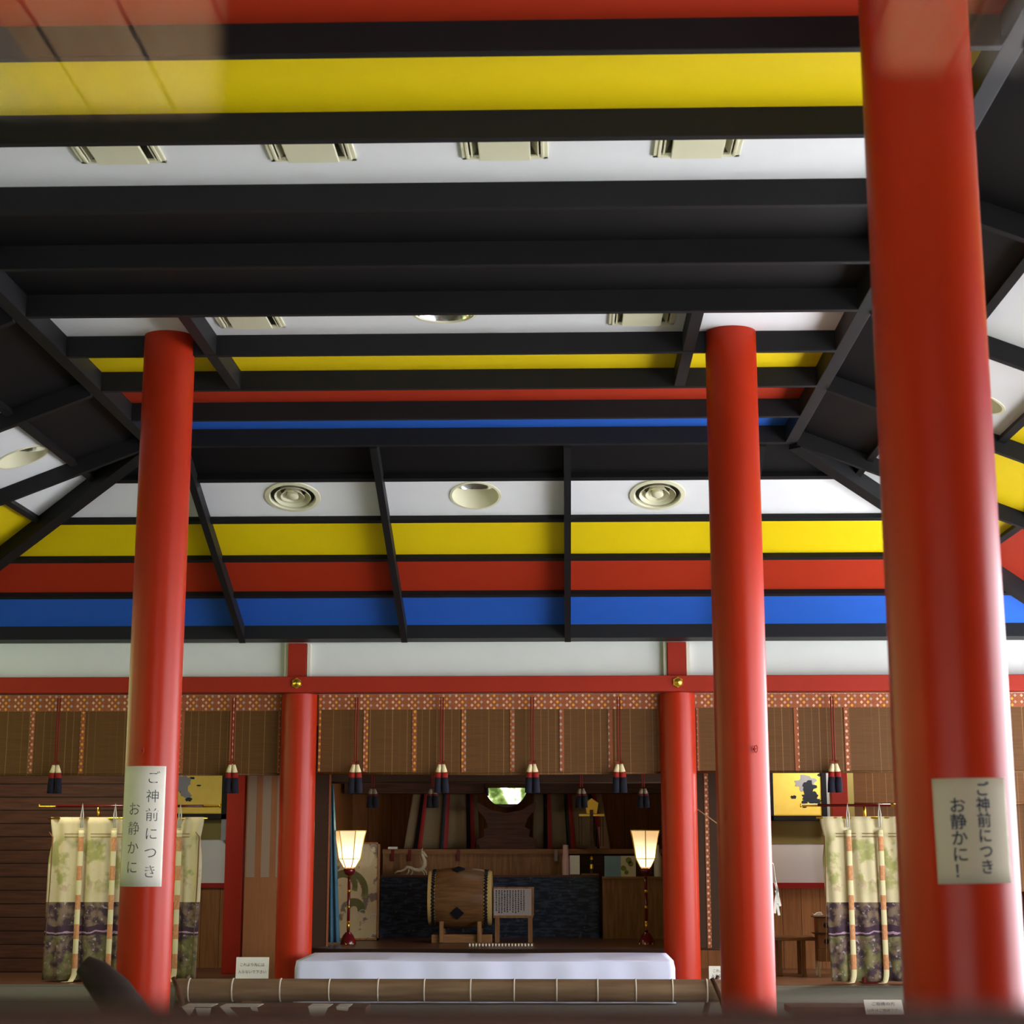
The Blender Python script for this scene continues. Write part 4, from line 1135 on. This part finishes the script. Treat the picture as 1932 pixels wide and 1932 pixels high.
# altar shelf
Ya = 22.0
r = thing('altar_shelf', 'wide wooden altar shelf behind drum and dragon figure', 'shelf', (X(905, Ya), Ya, ZI))
B().box(X(722, Ya), X(1250, Ya), Ya, Ya + .9, Z(1611, Ya), Z(1602, Ya)).build('top', 'woodh', r)
B().box(X(722, Ya), X(1064, Ya), Ya + .03, Ya + .06, ZI, Z(1611, Ya)).build('front_board', 'wood', r)
B().box(X(1064, Ya), X(1250, Ya), Ya + .25, Ya + .28, ZI, Z(1611, Ya)).build('recess_board', 'darkwood', r)
for px in (738, 770, 862, 1046):
    B().box(X(px, Ya), X(px + 6, Ya), Ya - .004, Ya + .0, Z(1625, Ya), Z(1603, Ya)).build('bracket', 'darkred', r)
# wooden cabinet right
Yc = 21.3
r = thing('cabinet', 'plain wooden cabinet behind the right lamp', 'cabinet', (X(1195, Yc), Yc, ZI))
B().box(X(1136, Yc), X(1252, Yc), Yc, Yc + .4, ZI, Z(1658, Yc)).build('body', 'wood', r, bevel=.004)
B().box(X(1136, Yc), X(1254, Yc), Yc - .02, Yc + .42, Z(1658, Yc), Z(1654, Yc)).build('top', 'woodh', r)
ztop = Z(1654, Yc)
r = thing('picture_board', 'blue and cream painted board standing on the cabinet', 'picture', (X(1170, Yc), Yc + .05, ztop))
B().box(X(1140, Yc + .05), X(1171, Yc + .05), Yc + .05, Yc + .07, ztop, Z(1615, Yc)).build('blue_half', plain('blue_wash', (110, 140, 156), .7, .2), r)
hb = B().box(X(1171, Yc + .05), X(1199, Yc + .05), Yc + .05, Yc + .07, ztop, Z(1615, Yc)).build('cream_half', plain('cream_wash', (186, 176, 150), .7, .1), r)
b = B()
for a, c_, rr in ((1186, 1623, .035), (1190, 1630, .03), (1176, 1638, .03), (1182, 1646, .025)): b.disc(pt(a, c_, Yc + .047), rr, 'y', 12)
b.build('green_spots', plain('green_wash', (110, 116, 50), .7), hb)
r = thing('sake_bottle', 'tall pale bottle standing behind the right lamp', 'bottle', (X(1243, Yc + .1), Yc + .12, ztop))
cc = Vector((X(1241, Yc + .12), Yc + .12, ztop)); hh = Z(1594, Yc) - ztop
B().lathe([(.001, 0), (.045, 0), (.048, .02), (.046, hh * .6), (.02, hh * .78), (.016, hh), (.001, hh)], cc, 'z', 20).build('glass', plain('pale_glass', (190, 180, 168), .3), r, smooth=True, auto=40)
# dark screen ledge objects (stand on a shelf behind the screen)
Yl = 21.7; zl = Z(1655, Yl)
r = thing('ledge', 'narrow dark ledge behind the painted screen', 'shelf', (X(925, Yl), Yl, ZI))
B().box(X(722, Yl), X(1126, Yl), Yl - .10, Yl + .12, zl - .03, zl - .002).build('board', 'darkwood', r)
for px in (730, 1120): B().box(X(px, Yl), X(px + 6, Yl), Yl - .08, Yl + .1, ZI, zl - .03).build('leg', 'darkwood', r)
c0 = Vector((X(1067, Yl), Yl, zl))
hh = Z(1594, Yl) - zl
r = thing('pink_bottle', 'tall dusky pink bottle on the ledge behind the screen', 'bottle', c0)
B().lathe([(.001, 0), (.042, 0), (.042, hh * .55), (.034, hh * .7), (.032, hh * .99), (.001, hh)], c0, 'z', 20).build('body', plain('dusky_pink', (186, 150, 140), .5), r, smooth=True, auto=40)
c0 = Vector((X(1084, Yl), Yl + .02, zl))
r = thing('label_card', 'small pale card on a dark foot right of the pink bottle', 'card', c0)
B().box(c0.x - .058, c0.x + .058, Yl + .01, Yl + .02, zl + .03, Z(1614, Yl)).build('card', 'paper', r)
B().box(c0.x - .05, c0.x + .05, Yl - .02, Yl + .05, zl, zl + .032).build('foot', 'darkwood', r)
c0 = Vector((X(1116, Yl), Yl + .02, zl))
r = thing('small_ornament', 'small gold and dark ornament on a wooden block', 'ornament', c0)
B().box(c0.x - .12, c0.x + .08, Yl - .05, Yl + .08, zl, Z(1648, Yl)).build('block', 'wood', r)
zb_ = Z(1648, Yl)
B().lathe([(.001, 0), (.022, 0), (.022, Z(1639, Yl) - zb_), (.001, Z(1639, Yl) - zb_)], (c0.x, c0.y, zb_), 'z', 12).build('stem', 'darkwood', r)
B().lathe([(.024, 0), (.024, .05), (.001, .05)], (c0.x, c0.y, Z(1639, Yl)), 'z', 12).build('gold_band', 'gold', r)
B().lathe([(.018, 0), (.018, .06), (.001, .06)], (c0.x, c0.y, Z(1631, Yl)), 'z', 12).build('dark_band', 'inkblue', r)
B().lathe([(.020, 0), (.016, .03), (.001, .045)], (c0.x, c0.y, Z(1622, Yl)), 'z', 12).build('gold_cap', 'gold', r)

# white dragon figure: one sinuous body
Yg = 21.7
def P3(a, c_, o_=0): return pt(a, c_, Yg - .02 + o_)
b = B()
b.tube([P3(744, 1648), P3(750, 1644), P3(758, 1643), P3(764, 1640), P3(768, 1636), P3(774, 1637), P3(782, 1641), P3(790, 1642), P3(797, 1639), P3(801, 1632), P3(801, 1624), P3(798, 1617), P3(796, 1611), P3(797, 1606)],
       [.006, .010, .012, .014, .017, .019, .022, .024, .027, .028, .026, .022, .020, .016], 10)
b.tube([P3(796, 1611), P3(799, 1609), P3(803, 1614), P3(806, 1617)], [.022, .020, .014, .006], 8)
b.tube([P3(797, 1609), P3(796, 1603), P3(798, 1600)], [.012, .008, .003], 6)
for a0, a1 in (((771, 1640), (766, 1651)), ((778, 1641), (774, 1652)), ((799, 1640), (805, 1651)), ((795, 1642), (801, 1653))):
    b.tube([P3(*a0), P3((a0[0] + a1[0]) / 2 + 2, (a0[1] + a1[1]) / 2), P3(*a1)], [.013, .010, .008], 6)
for k in range(9):
    t = k / 8; b.tube([P3(799 - 3 * t, 1634 - 22 * t), P3(794 - 3 * t, 1632 - 22 * t)], [.010, .001], 5)
tag(b.build('dragon_figure', 'whitestone', smooth=True, origin=P3(785, 1654)), 'small white dragon figure with raised head left of the drum', 'figure')
b = B().box(X(731, Ya), X(749, Ya), Ya + .05, Ya + .12, Z(1602, Ya) + .001, Z(1597.5, Ya))
tag(b.build('small_box', 'paper', bevel=.003, origin=(X(740, Ya), Ya + .08, Z(1602, Ya))), 'small white box at the left end of the altar shelf', 'box')

# pale drapes with dark red and black bands
Yv = 22.9
def drape(label, pa, pb, qa, qb, bands):
    x0, x1 = X(pa, Yv), X(pb, Yv); q0, q1 = X(qa, Yv), X(qb, Yv); zt, z0 = Z(1492, Yv), Z(1602, Ya) + .006
    r = thing('drape', label, 'curtain', ((x0 + x1) / 2, Yv, z0))
    f = lambda u, v: Vector(((x0 + (x1 - x0) * u) * v + (q0 + (q1 - q0) * u) * (1 - v), Yv + .02 * math.sin(u * 22), z0 + (zt - z0) * v))
    B().sheet(f, 30, 6).build('cloth', plain('pale_drape', (136, 118, 88), .85), r, smooth=True, solid=.004)
    for u in bands:
        for du, mat, nm in ((0, 'blackframe', 'dark_band'), (.055, 'red_dark', 'red_band')):
            b = B().sheet(lambda a, v: f(u + du + a * .055, v) + Vector((0, -.03, 0)), 2, 6)
            b.build(nm, mat, r, solid=.003)
drape('pale drape with dark red bands left of the mirror', 779, 900, 762, 905, [.13, .47, .83])
drape('pale drape with dark red bands right of the mirror', 1008, 1135, 1005, 1152, [.14, .44, .80])
zdt = Z(1497, 22.6)
b = B().box(-1.95, 1.95, 22.55, 22.85, zdt, zdt + .5)
struct(b, 'trim_50', 'darkwood', 'dark lintel over the pale drapes', 'beam')

# round mirror on a carved stand
Yr = 22.3
mc = pt(955, 1482, Yr); mr = Z(1482, Yr) - Z(1523, Yr)
zsh = Z(1602, Ya)
r = thing('mirror', 'round bright mirror on a dark carved stand', 'mirror', (mc.x, Yr, zsh))
fr_ = (Vector((1, 0, 0)), Vector((0, -math.sin(.0248), math.cos(.0248))), Vector((0, -math.cos(.0248), -math.sin(.0248))))
B().lathe([(mr, .012), (.001, .012)], mc, fr_, 64).build('mirror_disc', 'mirror', r)
B().lathe([(mr + .001, -.02), (mr + .012, 0), (mr + .002, .014)], mc, fr_, 64).build('rim', 'darkwood', r, smooth=True)
ppoly = [(900, 1512), (912, 1520), (925, 1528), (955, 1534), (985, 1528), (1000, 1518), (1012, 1513), (1008, 1530), (996, 1542), (990, 1560), (1000, 1566), (998, 1578), (1012, 1584), (1014, 1601), (898, 1601), (900, 1584), (914, 1578), (912, 1566), (921, 1560), (914, 1542), (902, 1530)]
pp = [pt(a, c_, Yr) for a, c_ in ppoly]
B().prism([(p.x - mc.x, p.z - mc.z) for p in pp], (mc.x, Yr + .03, mc.z), (1, 0, 0), (0, 0, 1), (0, .1, 0)).build('carved_stand', 'darkwood', r)
B().box(X(905, Yr), X(1008, Yr), Yr - .05, Yr + .2, zsh, zsh + .05).build('plinth', 'darkwood', r)

# gold emblem stand with hanging chains
Ye = 21.9
c0 = pt(1116, 1536, Ye)
r = thing('emblem_stand', 'gold five-sided emblem on a dark post with hanging chains', 'ornament', (c0.x, Ye, zsh))
pp = [pt(a, c_, Ye) for a, c_ in ((1116, 1506), (1129, 1515), (1126, 1535), (1107, 1535), (1104, 1515))]
B().prism([(p.x - c0.x, p.z - c0.z) for p in pp], c0, (1, 0, 0), (0, 0, 1), (0, .012, 0)).build('emblem', 'goldpaint', r)
B().box(X(1093, Ye), X(1141, Ye), Ye - .012, Ye + .012, Z(1540, Ye), Z(1536, Ye)).build('bar', 'goldpaint', r)
B().box(c0.x - .02, c0.x + .02, Ye - .016, Ye + .02, zsh, Z(1528, Ye)).build('post', 'darkwood', r)
for px in (1093, 1098, 1123, 1128, 1133, 1138):
    b = B(); x = X(px, Ye); z_ = Z(1541, Ye); ze = Z(1596, Ye)
    while z_ > ze:
        b.lathe([(.001, 0), (.008, -.010), (.001, -.020)], (x, Ye, z_), 'z', 6); z_ -= .02
    b.build('chain', 'darkwood', r, smooth=True)
B().box(c0.x - .06, c0.x + .06, Ye - .05, Ye + .07, zsh, zsh + .03).build('foot', 'darkwood', r)
r = thing('cup_stand', 'small pale paper strip on the altar behind the emblem', 'paper', pt(1150, 1600, Ye))
B().hexa([tuple(pt(1132, 1601, Ye + .3)), tuple(pt(1150, 1601, Ye + .3)), tuple(pt(1150, 1601, Ye + .31)), tuple(pt(1132, 1601, Ye + .31))],
         [tuple(pt(1128, 1560, Ye + .3)), tuple(pt(1140, 1560, Ye + .3)), tuple(pt(1140, 1560, Ye + .31)), tuple(pt(1128, 1560, Ye + .31))]).build('strip', plain('dim_paper', (150, 116, 100), .8), r)

# ================================================================== RIGHT SIDE ROOM
Yt = 20.0
def wtable():
    x0, x1 = X(1440, Yt), X(1526, Yt); z1 = Z(1766, Yt)
    r = thing('side_table', 'plain wooden table against the wainscot of the right side room', 'table', ((x0 + x1) / 2, Yt, 0))
    B().box(x0, x1, Yt - .25, Yt + .25, z1 - .035, z1).build('tabletop', 'woodh', r, bevel=.004)
    for xx in (x0 + .12, X(1505, Yt)):
        for yy in (Yt - .2, Yt + .18): B().box(xx - .02, xx + .02, yy - .02, yy + .02, 0, z1 - .035).build('leg', 'wood', r)
wtable()
Ybx = 19.8
xa, xb2 = X(1534, Ybx), X(1566, Ybx)
r = thing('box_rack', 'wooden rack with two lot boxes beside the right curtain stand', 'rack', ((xa + xb2) / 2, Ybx, 0))
for xx in (xa + .01, xb2 - .01):
    for yy in (Ybx - .12, Ybx + .12): B().box(xx - .01, xx + .01, yy - .01, yy + .01, 0, Z(1812, Ybx)).build('leg', 'whitestone', r)
B().box(xa, xb2, Ybx - .13, Ybx + .13, Z(1812, Ybx), Z(1788, Ybx)).build('base_box', 'wood', r)
for i, (p0, p1) in enumerate(((1730, 1759), (1761, 1788))):
    t = thing('lot_box', 'wooden box with a round hole, %s of two stacked' % ('upper' if i == 0 else 'lower'), 'box', ((xa + xb2) / 2, Ybx, Z(p1, Ybx)), 'stacked wooden lot boxes')
    B().box(xa, xb2 + .02, Ybx - .13, Ybx + .13, Z(p1, Ybx) + .001, Z(p0, Ybx)).build('body', 'wood', t, bevel=.004)
    B().disc((X(1550, Ybx), Ybx - .1312, Z((p0 + p1) / 2, Ybx)), .028, 'y', 24).build('hole', 'blackframe', t)
    B().box(xa - .03, xb2 + .03, Ybx - .15, Ybx + .14, Z(p0, Ybx), Z(p0 - 1.6, Ybx)).build('lid', 'darkwood', t)
pp = [(1531, 1721), (1536, 1724), (1541, 1720), (1548, 1719), (1552, 1725), (1545, 1726), (1534, 1726)]
zz = Z(1727.5, Ybx)
q = [pt(a, c_, Ybx) for a, c_ in pp]; q0 = q[0]
tag(B().prism([(p.x - q0.x, p.z - q0.z + (zz + .018 - min(p.z for p in q)) * 0) for p in q], q0 + Vector((0, -.05, zz + .003 - min(p.z for p in q))), (1, 0, 0), (0, 0, 1), (0, .06, 0)).build('folded_paper', 'paper', bevel=.004, origin=q0), 'crumpled white paper on top of the upper lot box', 'paper')
# white paper streamers at the right of the hooked column
Yz = 17.3
r = thing('paper_streamer', 'white zigzag paper streamer hanging right of the hooked column', 'streamer', pt(1462, 1650, Yz))
b = B()
b.tube([pt(1459, 1630, Yz), pt(1463, 1658, Yz), pt(1465, 1672, Yz)], .004, 6)
b.build('string', 'whitecord', r)
for pts_ in ([(1463, 1665), (1467, 1682), (1463, 1700), (1462, 1722)], [(1465, 1672), (1468, 1690), (1466, 1705), (1470, 1726)], [(1464, 1680), (1469, 1695), (1472, 1709)]):
    b = B()
    for a, c_ in zip(pts_, pts_[1:]):
        p0, p1 = pt(*a, Yz), pt(*c_, Yz); b.bar(p0, p1 + (p1 - p0) * .05, .022, .002, (0, 1, 0))
    b.build('strip', 'paper', r)
for xx in (1.9,):
    pass
# the streamer hangs from a thin straw rope stretched from the right far column
pe = pt(1459, 1630, Yz); 
tag(B().tube([(BRX + .17, 17.6, pe.z + .5), (pe.x, Yz, pe.z)], .005, 6).build('straw_rope', 'creamyarn', smooth=True, origin=tuple(pe)), 'thin straw rope holding the white streamer', 'rope')

# ================================================================== GLASS OF THE ENTRANCE (upper corners)
Ygl = .60
def pane(n, px0, px1, py0, py1, label):
    a, c_ = pt(px0, py0, Ygl), pt(px1, py1, Ygl)
    x0, x1 = (X(px0, Ygl, (py0 + py1) / 2), X(px1, Ygl, (py0 + py1) / 2)); z1, z0 = Z(py0, Ygl), Z(py1, Ygl)
    b = B().add([(x0, Ygl, z0), (x1, Ygl, z0), (x1, Ygl, z1), (x0, Ygl, z1)], [(0, 1, 2, 3)])
    struct(b, 'window_%d' % n, 'glass', label, 'window')
pane(1, -1500, 420, -600, 200, 'glass pane reflecting the porch soffit, upper left')
pane(2, 1650, 2900, -600, 140, 'glass pane reflecting the porch soffit, upper right')
